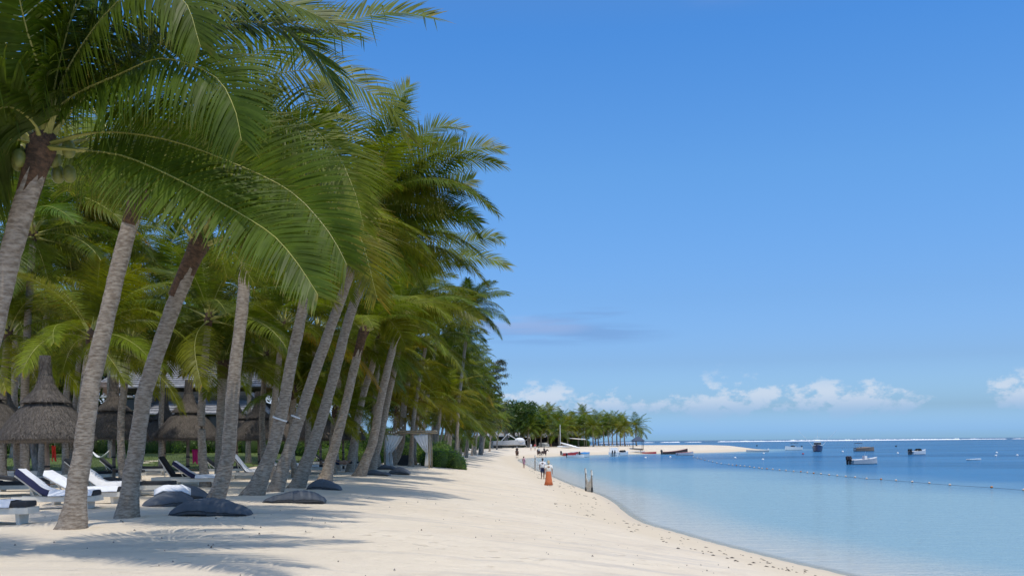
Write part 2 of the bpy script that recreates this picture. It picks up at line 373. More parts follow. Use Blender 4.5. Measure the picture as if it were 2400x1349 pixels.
def sea_material():
    m = bpy.data.materials.new('lagoon_water'); m.use_nodes = True; t = m.node_tree; b = t.nodes['Principled BSDF']; out = t.nodes['Material Output']
    g = nd(t, 'ShaderNodeNewGeometry'); p = g.outputs['Position']
    at = nd(t, 'ShaderNodeAttribute', attribute_name='shore'); dist = mth(t, 'MULTIPLY', at.outputs['Fac'], -1.0)
    sp = nd(t, 'ShaderNodeSeparateXYZ'); lk(t, p, sp.inputs[0])
    # bottom: pale sand close in, weed beds and deeper water farther out
    patch = noise_(t, mapping(t, p, (.012, .022, 1), (3.7, 1.2, 0)), 1.0, 4, .55, .4)
    streaks = noise_(t, mapping(t, p, (.006, .05, 1)), 1.0, 4, .6)
    off = mth(t, 'ADD', dist, mth(t, 'MULTIPLY', mth(t, 'SUBTRACT', patch, .5), 34)); off = mth(t, 'ADD', off, mth(t, 'MULTIPLY', mrange(t, sp.outputs[1], 80, 180, smooth=False), 11))
    deep = mrange(t, off, 13, 36)
    c = mixc(t, mrange(t, dist, 0, 6), (.56, .55, .47), (.255, .40, .46))
    c = mixc(t, deep, c, (.050, .185, .36))
    weed = mth(t, 'MULTIPLY', mth(t, 'MULTIPLY', mrange(t, mth(t, 'ADD', mth(t, 'MULTIPLY', patch, .5), mth(t, 'MULTIPLY', streaks, .5)), .44, .58), mrange(t, off, 26, 60)), .7)
    c = mixc(t, weed, c, (.016, .080, .19))
    lite = mth(t, 'MULTIPLY', mth(t, 'MULTIPLY', mrange(t, streaks, .54, .68), deep), .35)
    c = mixc(t, lite, c, (.12, .30, .50))
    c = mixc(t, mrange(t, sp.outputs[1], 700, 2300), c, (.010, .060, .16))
    nt_ = t; t.nodes.remove(b)
    dif = nd(t, 'ShaderNodeBsdfDiffuse'); lk(t, c, dif.inputs[0]); glo = nd(t, 'ShaderNodeBsdfGlossy'); glo.inputs['Roughness'].default_value = .07
    fr = nd(t, 'ShaderNodeFresnel'); fr.inputs[0].default_value = 1.33
    b = nd(t, 'ShaderNodeMixShader'); lk(t, mth(t, 'MINIMUM', fr.outputs[0], .62), b.inputs[0]); lk(t, dif.outputs[0], b.inputs[1]); lk(t, glo.outputs[0], b.inputs[2])
    w1 = noise_(t, mapping(t, p, (.7, 1.5, 1)), 1.0, 4, .6, .3); w2 = noise_(t, mapping(t, p, (.12, .3, 1)), 1.0, 3, .5); w3 = noise_(t, mapping(t, p, (3, 5, 1)), 1.0, 3, .6)
    hgt = mth(t, 'ADD', mth(t, 'MULTIPLY', w1, .42), mth(t, 'ADD', mth(t, 'MULTIPLY', w2, .55), mth(t, 'MULTIPLY', w3, .12)))
    bn = nd(t, 'ShaderNodeBump'); bn.inputs['Distance'].default_value = .8
    lk(t, mrange(t, dist, 0, 6, .4, 1.0), bn.inputs['Strength']); lk(t, hgt, bn.inputs['Height']); [lk(t, bn.outputs[0], n_.inputs['Normal']) for n_ in (fr, glo)]
    tr = nd(t, 'ShaderNodeBsdfTransparent'); tr.inputs[0].default_value = (.86, .95, .96, 1)
    mx = nd(t, 'ShaderNodeMixShader'); lk(t, mrange(t, dist, 0.0, .6, .5, 1.0), mx.inputs[0])
    lk(t, tr.outputs[0], mx.inputs[1]); lk(t, b.outputs[0], mx.inputs[2]); lk(t, mx.outputs[0], out.inputs[0])
    return m
M['sea'] = sea_material()
sxs = np.array([-9000, -4000, -1500, -600, -300, -150, -80, -40, -20, -10] + list(np.arange(-5, 14, .5)) + grow(14, 24000, .6, 1.10))
sys_ = np.array([-400, -100, -30, 0] + grow(8, 34000, .6, 1.035))
sea = link('sea', grid_mesh('sea', sxs, sys_, lambda d, x, y: np.zeros(len(x)), M['sea'], lambda d, co: d < 3)); tag(sea, kind='structure')

# breakers on the outer reef
M['foam'] = mat('foam', (.86, .88, .90), .8, bump=.4, bscale=1.0)
mb = MB(); rs = random.Random(5)
def breaker(px0, px1, Y, h, seed):
    n = int((px1 - px0) * .8); prev = None; q = random.Random(seed)
    for i in range(n + 1):
        px = px0 + (px1 - px0) * i / n; X = (px - 1200) / 2400 * Y
        e = min(1, i / 10, (n - i) / 4); hh = h * e * (.45 + .8 * abs(mnoise.noise((px * .03, seed, 0))) + .5 * abs(mnoise.noise((px * .15, seed, 3)))) + .05
        y = Y + 14 * mnoise.noise((px * .01, seed, 1)); ring = [(X, y - 9, -.1), (X, y - 2.5, hh * .75), (X, y, hh), (X, y + 3, hh * .6), (X, y + 8, -.1)]
        if prev is not None:
            mb.add(prev + ring, [(k, k + 5, k + 6, k + 1) for k in range(4)])
        prev = ring
for a in ((1505, 1536, 1750, .9, 2), (1545, 1595, 1800, 1.5, 3), (1603, 1644, 1800, 1.0, 4), (1680, 1860, 1900, 1.9, 5), (1840, 2255, 1950, 2.6, 6), (2245, 2362, 2050, 1.6, 7), (2370, 2600, 2100, 1.0, 8), (1400, 1495, 1850, 1.0, 9)):
    breaker(*a)
tag(mb.build('surf', M['foam'], smooth=True), 'white surf breaking on the outer reef', 'surf', kind='stuff')

# ------------------------------------------------------------------ coconut palms
def frond_mesh(name, pts, n=64, Lmax=.95, droop=.6, wl=.036, seed=1, grav=Vector((0, 0, -1)), start=.17, r0=.040, K=3, seg=14, ragged=.12, roll=0.0):
    q = random.Random(seed); cur = catmull(pts, seg); mb = MB(); tip = []
    def at(t):
        s = t * (seg - 1); i = min(int(s), seg - 2); f = s - i
        p = cur[i].lerp(cur[i + 1], f); a = cur[max(i - 1, 0)]; b = cur[min(i + 2, seg - 1)]
        return p, (b - a).normalized()
    rad = [r0 * (.8 + 2.0 * max(0, 1 - i / (seg * .14)) ** 1.5) * (1 - .86 * i / (seg - 1)) for i in range(seg)]
    mb.tube(cur, rad, 5, mi=1, flat=.62, att=[0.0] * seg)
    gv = grav.normalized()
    for i in range(n):
        for sg in (-1, 1):
            u = (i + q.random() * .9) / n; t = start + (1 - start) * u
            if q.random() < .02: continue
            p, tg = at(min(t, .9995)); side = tg.cross(Vector((0, 0, 1)))
            if side.length < .05: side = Vector((0, 1, 0))
            side.normalize(); nrm = side.cross(tg); side, nrm = side * math.cos(roll) + nrm * math.sin(roll), nrm * math.cos(roll) - side * math.sin(roll)
            L = Lmax * (.42 + .58 * min(1, u / .22)) * (1 - .66 * max(0, (u - .35) / .65) ** 1.4) * q.uniform(1 - ragged, 1.06)
            a = R(8 + 50 * u ** 1.8) + q.uniform(-.04, .04)
            d0 = (side * sg * math.cos(a) + tg * math.sin(a) + nrm * (.16 + q.uniform(-.05, .05))).normalized()
            dr = droop * q.uniform(.88, 1.1) * (1 - .35 * u)
            kink = q.random() < .07; pos = p.copy(); vs = []; tp = []; d = d0
            tw = q.uniform(-.16, .16)
            for k in range(K + 1):
                s = k / K; wf = (.55, 1.0, .92, .7, .42, .05)[min(5, round(s * 5))] * wl
                wv = tg - d * tg.dot(d)
                wv = wv.normalized() if wv.length > .05 else nrm
                wv = (wv * math.cos(tw) + d.cross(wv) * math.sin(tw)) * (wf / 2)
                vs += [pos - wv, pos + wv]; e = max(s ** 4 * .75, (max(0, u - .82) / .18) ** 2 * .6) * q.uniform(.5, 1.25); tp += [e, e]
                w = min(.97, dr * ((s + .5 / K) ** .8)); 
                if kink and s > .4: w = .98
                d = (d0 * (1 - w) + gv * w).normalized(); pos = pos + d * (L / K)
            mb.add(vs, [(2 * k, 2 * k + 1, 2 * k + 3, 2 * k + 2) for k in range(K)], 0, tp)
    return mb.mesh(name, [M['frond'], M['rachis']], attr='tip')
def arc(e0, bend, L, curve=0.0, n=9):
    pts = [Vector((0, 0, 0))]; azm = 0.0
    for i in range(n):
        t = (i + .5) / n; e = R(e0 - bend * t ** 1.25); azm = curve * t ** 1.4
        pts.append(pts[-1] + Vector((math.cos(e) * math.cos(azm), math.cos(e) * math.sin(azm), math.sin(e))) * (L / n))
    return pts
CLS = [(80, 45), (64, 62), (48, 74), (30, 78), (12, 72), (-12, 56)]
VAR, LOD = {}, {}
for ci, (e0, bend) in enumerate(CLS):
    for cu in (-1, 0, 1):
        g = Vector((0, .35 * cu, -1))
        for s in (0, 1):
            sd = ci * 10 + cu * 3 + s + 5; q = random.Random(sd); L = 4.6 + q.uniform(-.3, .3) - (.9 if ci == 0 else 0)
            VAR[ci, cu, s] = frond_mesh('frond', arc(e0 + q.uniform(-6, 6), bend + q.uniform(-10, 14), L, .5 * cu), 92, 1.42, .40 + .06 * ci, .043, sd, g, K=4)
        LOD[ci, cu] = frond_mesh('frond', arc(e0, bend, 4.2, .5 * cu), 38, 1.36, .36 + .06 * ci, .075, sd, g, K=3, seg=9, r0=.045)
def wrap(a): return (a + math.pi) % (2 * math.pi) - math.pi
def crown(root, top, n, q, scale=1.0, tint=(1, 1, 1), lod=False, skip=None, wind=.4, spread=1.0, low=5):
    g0 = q.uniform(0, 6.28)
    for i in range(n):
        u = (i + .3) / n; a = wrap(g0 + i * 2.39996 + q.uniform(-.25, .25))
        a = wrap(a - wind * math.sin(a) * .8)
        c = min(low, int(u ** .85 * 6 * spread)); 
        if abs(a) > 2.2 and c > 1 and wind > .2: c = max(1, c - 1)
        cu = 0 if abs(a) < .5 or wind < .2 else (-1 if a > 0 else 1)
        if skip and skip(a, c): continue
        me = LOD[c, cu] if lod else VAR[c, cu, q.randint(0, 1)]
        o = link('frond', me, root, top + Vector((math.cos(a) * .05, math.sin(a) * .05, -.06 * c)))
        o.rotation_euler = (q.uniform(-.34, .34), q.uniform(-.1, .1), a)
        s = scale * q.uniform(.88, 1.1); o.scale = (s, s, s)
        k = q.uniform(.68, 1.28); yl = q.uniform(-.10, .06) + (.08 if c == 5 else 0)
        if c == 5 and q.random() < .12: yl = .9; k *= .8
        o.color = (tint[0] * k * (1 + yl * 2.2), tint[1] * k * (1 + yl * .6), tint[2] * k, 1)
def trunk_mesh(pts, r_mid, r_base, r_top, seg_len=.09, n=14, seed=1, bare=False):
    L = sum((pts[i + 1] - pts[i]).length for i in range(len(pts) - 1)); k = max(14, int(L / seg_len)); q = random.Random(seed)
    cur = catmull(pts, k); rad = []
    for i in range(k):
        s = L * i / (k - 1); r = r_mid + (r_top - r_mid) * (s / L) ** 1.2 + (r_base - r_mid) * math.exp(-s / (.055 * L + .12))
        rad.append(r * (1 + (.010 if i % 2 else -.006) + q.uniform(-.014, .014) - (.035 if q.random() < .16 else 0) + (.03 if q.random() < .08 else 0)))
    mb = MB(); mb.tube(cur, rad, n)
    vv = []
    for x, y, z in mb.v:
        f = math.exp(-max(0, z) / .3) if z < 1.5 else 0.0; cx_, cy_ = cur[0].x, cur[0].y
        e = 1 + f * (.10 * mnoise.noise((math.atan2(y - cy_, x - cx_) * 1.6, 3.1, seed)) + .10 * math.sin(math.atan2(y - cy_, x - cx_) * 9 + seed) * f)
        x, y = cx_ + (x - cx_) * e if f > .02 else x, cy_ + (y - cy_) * e if f > .02 else y
        vv.append((x + .03 * mnoise.noise((z * 1.5, x, y)), y + .03 * mnoise.noise((z * 1.7, 9, x)), z))
    mb.v = vv
    return mb.mesh('trunk', M['trunk'], smooth=True), cur
def palm(label, pts, r_mid=.17, r_base=.34, r_top=.13, n=24, scale=1.0, tint=(1, 1, 1), lod=False, seed=1, skip=None, fibre=.0, wind=.4, seg_len=.09,
         sides=14, group='leaning coconut palms along the beach', nuts=0, spread=1.0, low=5, name='coconut_palm'):
    """pts: world points of the trunk axis, base to crown"""
    q = random.Random(seed); base = pts[0]; root = thing(name, label, 'palm tree', base, group=group)
    loc = [p - base for p in pts]; loc[0] = loc[0] - Vector((0, 0, .25))
    me, cur = trunk_mesh(loc, r_mid, r_base, r_top, seg_len, sides, seed); link('trunk', me, root)
    top = cur[-1]
    if not lod:
        ax = (cur[-1] - cur[-4]).normalized()
        mb = MB(); prof = [(r_top * 1.05, -.45 - fibre), (r_top * 1.16, -.3), (r_top * 1.35, -.05), (r_top * 1.2, .1), (r_top * .8, .22), (.03, .3)]
        mb.lathe(prof, 14, jit=.10); o = mb.build('fibre_sheath', M['fibre'], root, smooth=True, loc=top)
        o.rotation_euler = ax.to_track_quat('Z', 'Y').to_euler()
        for j in range(nuts):
            mb = MB(); a = q.uniform(0, 6.3); mb.ball((0, 0, 0), (.10, .10, .13), 8, 6)
            link('coconut', mb.mesh('coconut', M['nut'], True), root, top + Vector((math.cos(a) * q.uniform(.2, .4), math.sin(a) * q.uniform(.2, .4), q.uniform(-.35, .15))))
    crown(root, top + Vector((0, 0, .1)), n, q, scale, tint, lod, skip, wind, spread, low)
    return root, top
def px_trunk(pl, Y=None, lean=0.0):
    b = G(*pl[0]) if Y is None else None
    if b is None:
        b = P(pl[0][0], pl[0][1], Y); b.z = zs(b.x, b.y)
    n = len(pl) - 1
    return [b] + [P(x, y, b.y + lean * (i + 1) / n) for i, (x, y) in enumerate(pl[1:])]
def hero(tree, pl, y1=0.0, n=90, Lmax=1.08, droop=.75, seed=1, wl=.044, tint=(1, 1, 1), K=4, y0=0.0, start=.15, r0=.034, roll=None):
    """one big frond of a palm that runs through the given pixels, its tip y1 metres nearer (-) or farther (+) than the crown"""
    droop *= .72; Lmax *= 1.28; n = int(n * 1.35); wl = .037; root, top = tree; w = root.location + top; m = len(pl); pts = [Vector(top)]
    for i, (x, y) in enumerate(pl):
        t = (i + 1) / m; pts.append(P(x, y, w.y + y0 + (y1 - y0) * t) - root.location)
    o = link('frond', frond_mesh('frond', pts, n, Lmax, droop, wl, seed, Vector((.22, 0, -1)), K=K, seg=20, start=start, r0=r0, roll=-R(random.Random(seed).uniform(38, 66)) if roll is None else roll), root)
    o.color = tuple(tint) + (1,); return o
YG = (1.25, 1.05, .8); DG = (.62, .74, .75)
T = {}
T[0] = palm('nearest coconut palm at the left edge, trunk cut off by the frame', px_trunk([(-135, 1322), (-75, 1050), (-32, 833), (15, 633), (58, 480), (98, 345)]), .150, .33, .15, 14, 1.06, DG, seed=11,
            skip=lambda a, c: (-2.2 < a < .9 and c >= 1), fibre=.25, nuts=9, low=3)
T[1] = palm('thick coconut palm with flared base in front of the towelled lounger', px_trunk([(163, 1240), (196, 1040), (222, 860), (265, 680), (300, 540), (330, 440)]), .185, .40, .15, 15, 1.02, (.85, .92, .9), seed=21, fibre=.3, skip=lambda a, c: -2.2 < a < -.5 and c >= 2, low=3)
T[2] = palm('coconut palm with rusty brown fibre collar, second clear trunk from left', px_trunk([(292, 1212), (318, 1060), (345, 900), (395, 750), (438, 640), (468, 570)]), .185, .35, .17, 14, .98, (.95, .97, .9), seed=31, fibre=.9, skip=lambda a, c: -2.2 < a < -.6 and c >= 2, low=3)
T[3] = palm('pale curving coconut palm rising behind the front beanbag', px_trunk([(492, 1182), (528, 1100), (542, 980), (550, 860), (566, 740), (574, 640), (580, 575)]), .20, .34, .15, 15, 1.0, (1, 1, .9), seed=41, skip=lambda a, c: -2.2 < a < -.6 and c >= 2, low=3)
T[4] = palm('leaning palm with white band, left of the banded pair', px_trunk([(585, 1160), (632, 1070), (662, 960), (683, 850), (705, 745), (722, 660), (738, 580)]), .21, .46, .16, 15, 1.0, (1.2, 1.16, .95), seed=51, low=3)
T[5] = palm('leaning palm with white band, right of the banded pair', px_trunk([(640, 1151), (682, 1040), (722, 920), (765, 795), (803, 690), (840, 580), (872, 475)]), .20, .36, .15, 15, 1.05, (1.3, 1.25, .95), seed=61, low=3)
T[6] = palm('leaning palm just right of the banded pair, trunk rising behind the beanbags', px_trunk([(690, 1143), (738, 1030), (775, 910), (803, 800), (828, 715), (852, 655), (880, 605)]), .22, .40, .16, 15, 1.0, (1.3, 1.25, .95), seed=71, low=3)
T[7] = palm('palm with rust red collar above the small dark beanbag', px_trunk([(757, 1126), (786, 1040), (812, 940), (833, 850), (853, 775)]), .22, .44, .18, 15, .92, (1.05, 1.05, .9), seed=81, fibre=.8, low=3)
T[8] = palm('leaning palm at the left end of the flat beanbags', px_trunk([(838, 1114), (872, 1040), (890, 950), (912, 850), (935, 770), (945, 735)]), .24, .42, .17, 16, .95, (1.15, 1.08, .9), seed=91, low=3)
T[9] = palm('slender palm leaning close behind the beanbag palms', px_trunk([(868, 1104), (892, 1020), (910, 930), (932, 830), (955, 745)]), .22, .34, .16, 15, .95, (1.0, 1.0, .9), seed=101, low=3)
T[10] = palm('thin palm bending in front of the curtained cabana', px_trunk([(912, 1090), (935, 1060), (944, 1010), (947, 950), (958, 880)]), .26, .42, .2, 11, .8, (1.35, 1.15, .8), seed=111, low=3)
T[11] = palm('slim ringed palm crowded behind the pale curving trunk', px_trunk([(512, 1135), (516, 1030), (520, 930), (524, 850)]), .17, .3, .2, 15, .62, (1.2, 1.08, .8), seed=121, fibre=.2, low=4)
T[12] = palm('slender palm between the loungers and the hedge, pale base', px_trunk([(818, 1106), (832, 1020), (850, 930), (875, 850), (890, 790)]), .22, .32, .16, 18, .85, (1.1, 1.05, .8), seed=131)
# the big fronds one can follow with the eye
hs = [
 (0, [(118, 250), (140, 140), (178, 0), (215, -120)], -.6, dict(droop=.45)),
 (0, [(150, 240), (283, 173), (383, 137), (500, 177), (548, 250), (566, 330)], -1.6, dict(droop=.9, n=95, Lmax=1.15)),
 (0, [(200, 314), (300, 312), (430, 338), (600, 405), (683, 450), (733, 497), (780, 557), (813, 620)], -1.2, dict(droop=.7, n=95)),
 (0, [(190, 352), (290, 366), (400, 412), (510, 470), (600, 523), (650, 560), (700, 620), (745, 690)], -2.2, dict(droop=.55, n=105, Lmax=.9)),
 (0, [(210, 215), (330, 130), (430, 83), (500, 57), (567, 50), (650, 63), (700, 90), (750, 140), (780, 187), (800, 233)], .8, dict(droop=.75, n=105, Lmax=1.1)),
 (0, [(220, 190), (400, 80), (600, 50), (760, 60), (850, 40), (930, 28), (1010, 40)], 1.5, dict(droop=.35, n=95, Lmax=.95, tint=(.9, .95, .9))),
 (0, [(170, 170), (260, 60), (400, 10), (560, -10), (680, 10), (790, 60)], .4, dict(droop=.45, n=95, tint=(.8, .85, .9))),
 (0, [(60, 240), (20, 160), (-60, 110), (-160, 130)], -.8, dict(droop=.85)),
 (0, [(80, 290), (20, 250), (-40, 290), (-70, 420)], -1.2, dict(droop=.8)),
 (0, [(60, 330), (0, 330), (-90, 380), (-150, 500)], -.6, dict(droop=.8)),
 (0, [(150, 180), (250, 30), (340, -30), (430, 0), (470, 110)], -1.2, dict(droop=.85, n=90, Lmax=1.1, tint=(.8, .88, .9))),
 (0, [(100, 200), (60, 60), (40, -60), (80, -160)], -1.4, dict(droop=.6, n=90, tint=(.75, .85, .9))),
 (1, [(450, 360), (560, 290), (640, 265), (720, 290), (790, 360), (815, 410), (835, 460), (853, 533)], -.8, dict(droop=.85, n=95, Lmax=1.15, tint=(1.1, 1.05, .8))),
 (1, [(430, 300), (560, 200), (700, 165), (790, 175), (853, 210), (907, 240), (935, 277), (955, 320)], .5, dict(droop=.8, n=95, Lmax=1.1, tint=(1.15, 1.05, .8))),
 (2, [(560, 470), (680, 440), (780, 480), (830, 530), (852, 575), (868, 635), (884, 700)], -.6, dict(droop=.65, n=90, Lmax=1.15, tint=(1.35, 1.0, .7))),
 (2, [(520, 470), (610, 400), (720, 380), (800, 420), (850, 500)], .4, dict(droop=.8, n=85, Lmax=1.1, tint=(1.05, 1.0, .8))),
 (3, [(640, 500), (740, 480), (800, 520), (840, 600), (860, 680)], .3, dict(droop=.8, n=80, Lmax=1.1, tint=YG)),
 (5, [(860, 440), (905, 436), (945, 441), (988, 460), (1035, 492)], -.6, dict(droop=.8, n=75, tint=YG, Lmax=1.1)),
 (5, [(905, 440), (935, 418), (985, 376), (1027, 350), (1068, 334)], -.4, dict(droop=.2, n=75, tint=(1.05, 1.0, .8))),
 (5, [(905, 430), (945, 372), (985, 322), (1035, 296), (1082, 302)], .4, dict(droop=.2, n=75, tint=(1.1, 1.05, .9))),
 (5, [(920, 450), (985, 420), (1035, 388), (1085, 354), (1130, 344), (1174, 352)], .2, dict(droop=.35, n=80, tint=(1.2, 1.08, .8))),
 (5, [(900, 370), (910, 290), (935, 230), (960, 200)], 1.0, dict(droop=.3, n=70)),
 (5, [(930, 480), (1000, 470), (1060, 440), (1108, 420)], 1.6, dict(droop=.4, n=70, tint=(.8, .9, 1))),
 (5, [(940, 500), (1010, 500), (1080, 500), (1124, 522)], 1.2, dict(droop=.7, n=70)),
 (6, [(880, 565), (933, 561), (960, 590), (980, 618)], -1.0, dict(droop=.8, n=65, tint=YG)),
 (6, [(920, 600), (960, 610), (1033, 588), (1100, 570), (1150, 553), (1170, 562)], .6, dict(droop=.85, n=75, tint=(.9, .95, .9))),
 (6, [(915, 618), (953, 622), (1000, 617), (1067, 607), (1133, 603), (1190, 622)], -.3, dict(droop=.75, n=80, Lmax=1.05)),
 (8, [(965, 732), (1000, 723), (1040, 720), (1080, 724), (1122, 748)], -.5, dict(droop=.8, n=75, tint=YG)),
 (7, [(900, 745), (930, 770), (950, 810)], -.8, dict(droop=.6, n=60, tint=YG)),
]
for i, (k, pl, y1, kw) in enumerate(hs):
    if 'tint' not in kw: kw['tint'] = DG if k == 0 else (1.25, 1.22, .95) if k >= 5 else (1.1, 1.1, .9)
    hero(T[k], pl, y1, seed=300 + i, **kw)

# second line of palms behind the parasols
def back_palm(px, py, Y, label, q, lean=None, tint=None, scale=None, n=17, r=.16, lod=False, grp='palms standing behind the thatched parasols', low=5, **kw):
    """crown at pixel (px, py) at distance Y"""
    top = P(px, py, Y); ln = lean if lean is not None else q.uniform(.02, .16)
    h = top.z - zs(top.x, top.y); bx = top.x - ln * h; by = Y + q.uniform(-.5, .5); b = ground(bx, by)
    c = q.uniform(.15, .4)
    pts = [b, b.lerp(top, .35) + Vector((-c * .6, 0, 0)), b.lerp(top, .7) + Vector((-c * .4, 0, 0)), top]
    tint = tint or random.Random(px).choice([(1, 1, .9), (1.2, 1.08, .8), (.85, .95, .9), (1.05, 1.0, .8)])
    return palm(label, pts, r, r * 1.9, r * .8, n, scale or q.uniform(.85, 1.05), tint, lod, seed=int(px * 7 + py), seg_len=.16, sides=10, group=grp, low=low, **kw)
q = random.Random(77)
BP = [  # crown px, py, distance, lean, tint, scale, label
 (78, 545, 40, .055, (.8, .9, .9), 1.0, 'straight grey palm trunk left of the biggest parasol'),
 (130, 470, 34, .05, None, 1.0, 'tall palm behind the left edge trunk, crown against the blue gap'),
 (215, 560, 36, .08, None, 1.0, 'palm crown between the left edge trunk and the flared trunk, higher one'),
 (40, 660, 30, .0, (1.22, 1.12, .7), .8, 'yellowing palm at the left edge above the parasols'),
 (175, 700, 33, .04, None, .95, 'palm crown filling the gap left of the flared trunk, lower one'),
 (215, 785, 34, .06, (1.3, 1.17, .65), .75, 'low yellow-fronded palm left of the flared trunk'),
 (305, 800, 42, .02, (1.25, 1.12, .7), .8, 'low palm with yellow-green fronds in front of the house roof'),
 (400, 700, 38, .05, (.85, .95, .9), .95, 'dark palm crown right behind the rusty collar'),
 (490, 740, 40, .03, None, .9, 'palm crown between the rusty collared and pale curving palms'),
 (600, 690, 46, .05, None, 1.0, 'palm close behind the pale curving trunk'),
 (625, 830, 52, .0, None, .9, 'short palm right of the pale curving trunk, before the roof'),
 (665, 760, 48, .1, None, 1.0, 'palm crown between the pale trunk and the white banded pair'),
 (745, 770, 55, .08, None, 1.0, 'palm crown seen between the white banded trunks'),
 (20, 780, 40, .02, (1.3, 1.12, .7), .8, 'low olive palm at far left behind the parasols'),
 (265, 620, 50, .02, None, 1.1, 'rear palm behind the flared trunk crown'),
 (700, 660, 58, .05, None, 1.1, 'rear palm behind the white banded pair crowns'),
 (800, 850, 62, .06, (1.2, 1.1, .8), .95, 'palm crown low behind the rust red collar palm'),
 (690, 915, 50, .0, (1.3, 1.17, .65), .6, 'young yellow-green palm right of the white banded pair'),
 (785, 960, 56, .0, (1.3, 1.18, .65), .55, 'young palm with shaggy base behind the dark beanbag palm'),
 (845, 965, 66, .1, (1.45, 1.18, .6), .55, 'small yellow palm left of the cabana'),
 (860, 830, 70, .12, None, 1.0, 'palm crown left of the bright seaward frond'),
 (905, 890, 72, .1, (1.35, 1.1, .7), .95, 'olive palm crown above the cabana, left side'),
 (985, 930, 82, .1, (1.38, 1.12, .6), .9, 'yellow-tipped palm crown right above the cabana roof'),
 (1035, 945, 92, .1, (1.38, 1.12, .6), .95, 'yellow-orange palm crown over the green hedge'),
 (930, 960, 78, .02, (1.5, .9, .5), .6, 'palm with orange fruit stalks above the cabana'),
 (1000, 800, 76, .14, None, 1.05, 'tall palm leaning out beyond the flat beanbags'),
 (1030, 760, 96, .15, (.85, .95, .95), 1.1, 'dark palm crown inland of the tall seaward palm'),
 (905, 720, 66, .1, None, 1.05, 'palm crown behind the flat beanbag palms'),
 (960, 690, 88, .1, (.9, .95, .9), 1.1, 'rear palm crown high behind the cabana'),
 (1045, 870, 100, .15, (1.1, 1.05, .8), 1.1, 'palm crown between the cabana and the tall seaward palm'),
 (1000, 860, 110, .1, (.8, .9, .9), 1.1, 'dark palm crown behind the cabana palms'),
]
for (px, py, Y, ln, tn, sc, lb) in BP:
    if py < 720 and Y < 60 and 'grey palm trunk' not in lb: Y *= 1.6; sc *= 1.35
    back_palm(px, py, Y, lb, q, ln, tn, sc)
back_palm(1102, 722, 96, 'tall palm with wide round crown standing out against the sky', q, .1, (.95, 1.0, .95), .85, 26, .17, wind=.2, grp='leaning coconut palms along the beach')
# the row that runs on along the beach
ROW = [(1068, 925, 112), (1052, 985, 118), (1085, 880, 125), (1072, 820, 132), (1100, 900, 140), (1110, 965, 142), (1092, 960, 150), (1120, 930, 158), (1085, 990, 128), (1118, 985, 168),
       (1100, 835, 150), (1130, 950, 178), (1128, 985, 188), (1142, 965, 200), (1112, 880, 172), (1150, 985, 215), (1060, 890, 140), (1160, 965, 225), (1142, 990, 205), (1040, 830, 150), (1172, 988, 240)]
for i, (px, py, Y) in enumerate(ROW):
    back_palm(px, py, Y, '%s palm beyond the green hedge in the row shrinking along the beach' % ORD[i], q, q.uniform(.12, .3), q.choice([(1, 1, .9), (1.25, 1.1, .7), (.8, .9, .95), (.9, .95, .9)]), q.uniform(.85, 1.1), 18, .17,
              lod=Y > 145, grp='palms in the row along the beach')
# grove on the sand spit
PT = [(1195, 985, 300), (1215, 995, 292), (1240, 1003, 285), (1225, 975, 315), (1255, 985, 310), (1272, 975, 330), (1288, 968, 345), (1285, 1000, 300), (1300, 990, 315), (1318, 985, 330), (1330, 1000, 300), (1345, 992, 320),
      (1368, 975, 350), (1358, 1000, 305), (1375, 995, 320), (1390, 1002, 300), (1402, 990, 335), (1415, 1000, 310), (1425, 992, 330), (1436, 988, 345), (1447, 1000, 312), (1457, 990, 335), (1463, 1003, 305), (1491, 1001, 312), (1310, 1008, 290), (1270, 1006, 290)]
PT.sort()
for i, (px, py, Y) in enumerate(PT):
    back_palm(px, py, Y, '%s palm from the left in the grove on the far sand spit' % ORD[i], q, q.uniform(-.06, .06), (1.35, 1.12, .65) if px in (1463, 1330, 1285) else q.choice([(.9, 1, .95), (.75, .9, 1), (1.15, 1.08, .75), (1, 1, .9)]), q.uniform(1.0, 1.25), 26, .2, lod=True, wind=.1, grp='palms on the far sand spit')
# ------------------------------------------------------------------ broad-leaved trees, casuarina, hedges
def leaf_cloud(lobes, n, size, seed, shell=.55, flat=0.0, name='crown', mat_=None, drop=0.0):
    q = random.Random(seed); mb = MB(); tot = sum(l[3] * l[4] * l[5] for l in lobes) or 1
    for (cx, cy, cz, rx, ry, rz) in lobes:
        k = int(n * (rx * ry * rz) / tot) + 1
        for _ in range(k):
            u, w = q.uniform(-1, 1), q.uniform(0, 6.283); s = math.sqrt(1 - u * u); r = (shell + (1 - shell) * q.random()) * (1 + .12 * mnoise.noise((cx + s * math.cos(w) * 2.5, cy + s * math.sin(w) * 2.5, u * 2.5)) * 2)
            p = Vector((cx + s * math.cos(w) * rx * r, cy + s * math.sin(w) * ry * r, cz + u * rz * r))
            if mnoise.noise(p * (1.1 / max(.4, rx))) < -.28: continue
            nrm = Vector((q.gauss(0, 1), q.gauss(0, 1), q.gauss(.5, 1))).normalized(); a = nrm.orthogonal().normalized(); b = nrm.cross(a)
            l = size * q.uniform(.6, 1.4); e = q.random() ** 3
            mb.add([p - a * l * .5, p + b * l * .26 - Vector((0, 0, drop)), p + a * l * .5 - Vector((0, 0, drop * 1.5)), p - b * l * .26], [(0, 1, 2, 3)], 0, [e] * 4)
    return mb.mesh(name, mat_ or M['leaf'], attr='tip')
